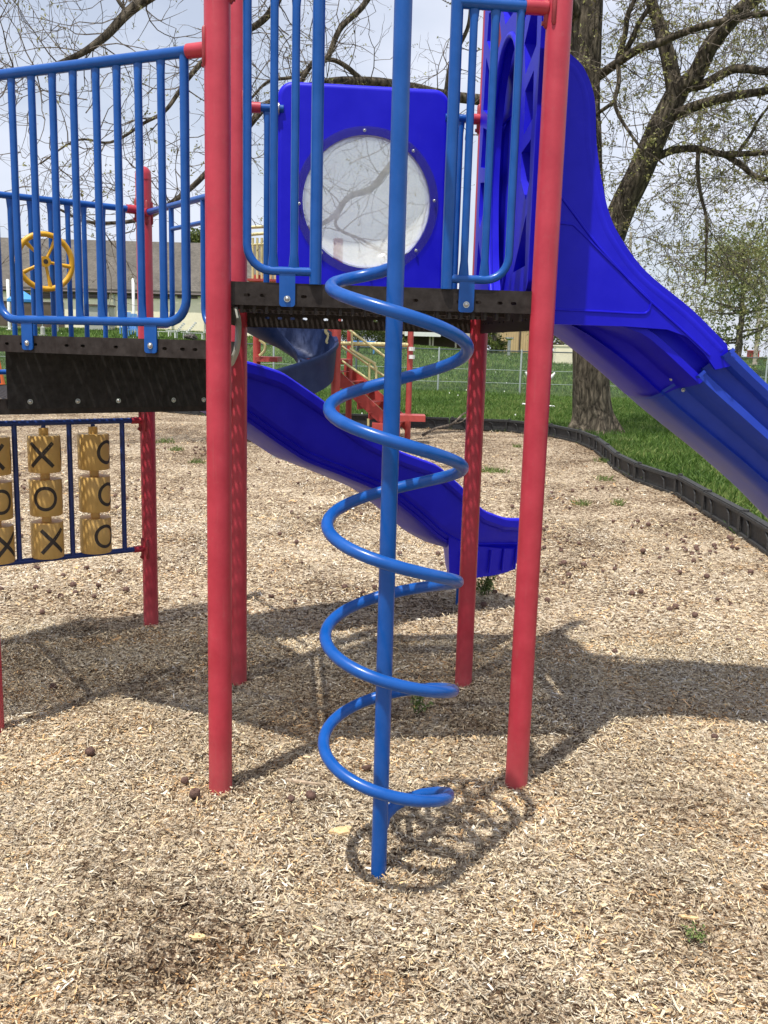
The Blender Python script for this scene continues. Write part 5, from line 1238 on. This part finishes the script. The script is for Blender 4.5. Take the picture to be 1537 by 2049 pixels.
# fallen branch by the edging
b = MB(); f0 = gr(840, 880); f1 = at(900, 862, 17.2)
pth = smoothpath([at(845, 872, 17), at(870, 858, 17), at(905, 848, 17.1), at(925, 830, 17.2), at(938, 822, 17.3), at(942, 805, 17.3)], 4)
b.tube(pth, [.028 - .018 * i / (len(pth) - 1) for i in range(len(pth))], 7); q = smoothpath([at(905, 848, 17.1), at(925, 843, 17.0), at(945, 822, 17.1), at(962, 815, 17.1)], 3); b.tube(q, .010, 6)
tag(b.build('fallen_branch', M['twig']), 'grey green fallen branch lying against the far black edging', 'branch')
# weeds and tufts
def tuft(px_, py_, n_, rad, h, label, leafy=False):
    if not leafy: n_ = int(n_ * .6); h *= .8; rad *= .8
    p = gr(px_, py_); x_ = p.x + np.clip(RNG.normal(0, .6, n_), -1.2, 1.2) * rad; y_ = p.y + np.clip(RNG.normal(0, .6, n_), -1.2, 1.2) * rad
    if not leafy:
        o = blades('grass_tuft', x_, y_, h * .5, h * 1.5, .005 + .003 * p.y / 8, M['weed'], .1)
    else:
        T_ = Twigs(int(px_)); b = MB(); R = random.Random(int(px_))
        for i in range(n_ // 12):
            c = Vector((p.x, p.y, 0)) + Vector((R.gauss(0, rad * .4), R.gauss(0, rad * .4), 0)); t_ = c + Vector((R.gauss(0, rad), R.gauss(0, rad), h * R.uniform(.4, 1)))
            b.tube([c, c.lerp(t_, .5) + Vector((0, 0, .01)), t_], .0018, 4, cap=False)
            for _ in range(12): f = R.uniform(.3, 1); q = c.lerp(t_, f); T_.leaf.append((q + Vector((R.gauss(0, rad * .25), R.gauss(0, rad * .25), R.gauss(0, .008))), Vector((R.gauss(0, .6), R.gauss(0, .6), 1)).normalized(), .013 * R.uniform(.6, 1.3) * (h / .12) ** .5, R.random()))
        o = b.build('weed', M['weed']); T_.mesh('x', o, M['weed'])
    tag(o, label, 'weed' if leafy else 'grass tuft', 'weeds coming up through the wood chips')
tuft(833, 1425, 96, .035, .11, 'small feathery green weed right of the climber pole', True)
tuft(965, 1190, 300, .05, .22, 'leafy green plant at the foot of the wavy slide', True)
tuft(1395, 1880, 60, .02, .05, 'tiny green weed at the lower right', True)
for i, (px_, py_, n_, rad, lb) in enumerate([(352, 902, 260, .10, 'grass tuft behind the far left post, nearest to it'), (330, 885, 300, .22, 'wide sparse grass tuft behind the far left post'), (395, 925, 160, .14, 'thin grass tuft close to the thick left post'), (985, 945, 420, .20, 'broad grass tuft between the two right posts'), (1205, 925, 240, .14, 'grass tuft midway to the trunk on the chips'), (1210, 960, 160, .12, 'small grass tuft just below the one before the trunk'), (1235, 1010, 200, .06, 'bright grass tuft nearest the viewer on the right'), (1165, 1010, 120, .10, 'thin grass patch left of the bright right tuft'), (1120, 868, 260, .10, 'grass tuft against the black edging before the trunk'), (1035, 895, 120, .08, 'dark grass tuft just left of the right front post'), (585, 925, 120, .10, 'faint grass tuft under the wavy slide'), (120, 822, 500, .7, 'long strip of grass tufts under the dark riser'), (1240, 880, 400, .25, 'rough grass clump beside the trunk outside the edging')]):
    tuft(px_, py_, n_, rad, .10, lb)
# low leaf litter strip lies in the chips already; report
print('objects', len(bpy.data.objects))
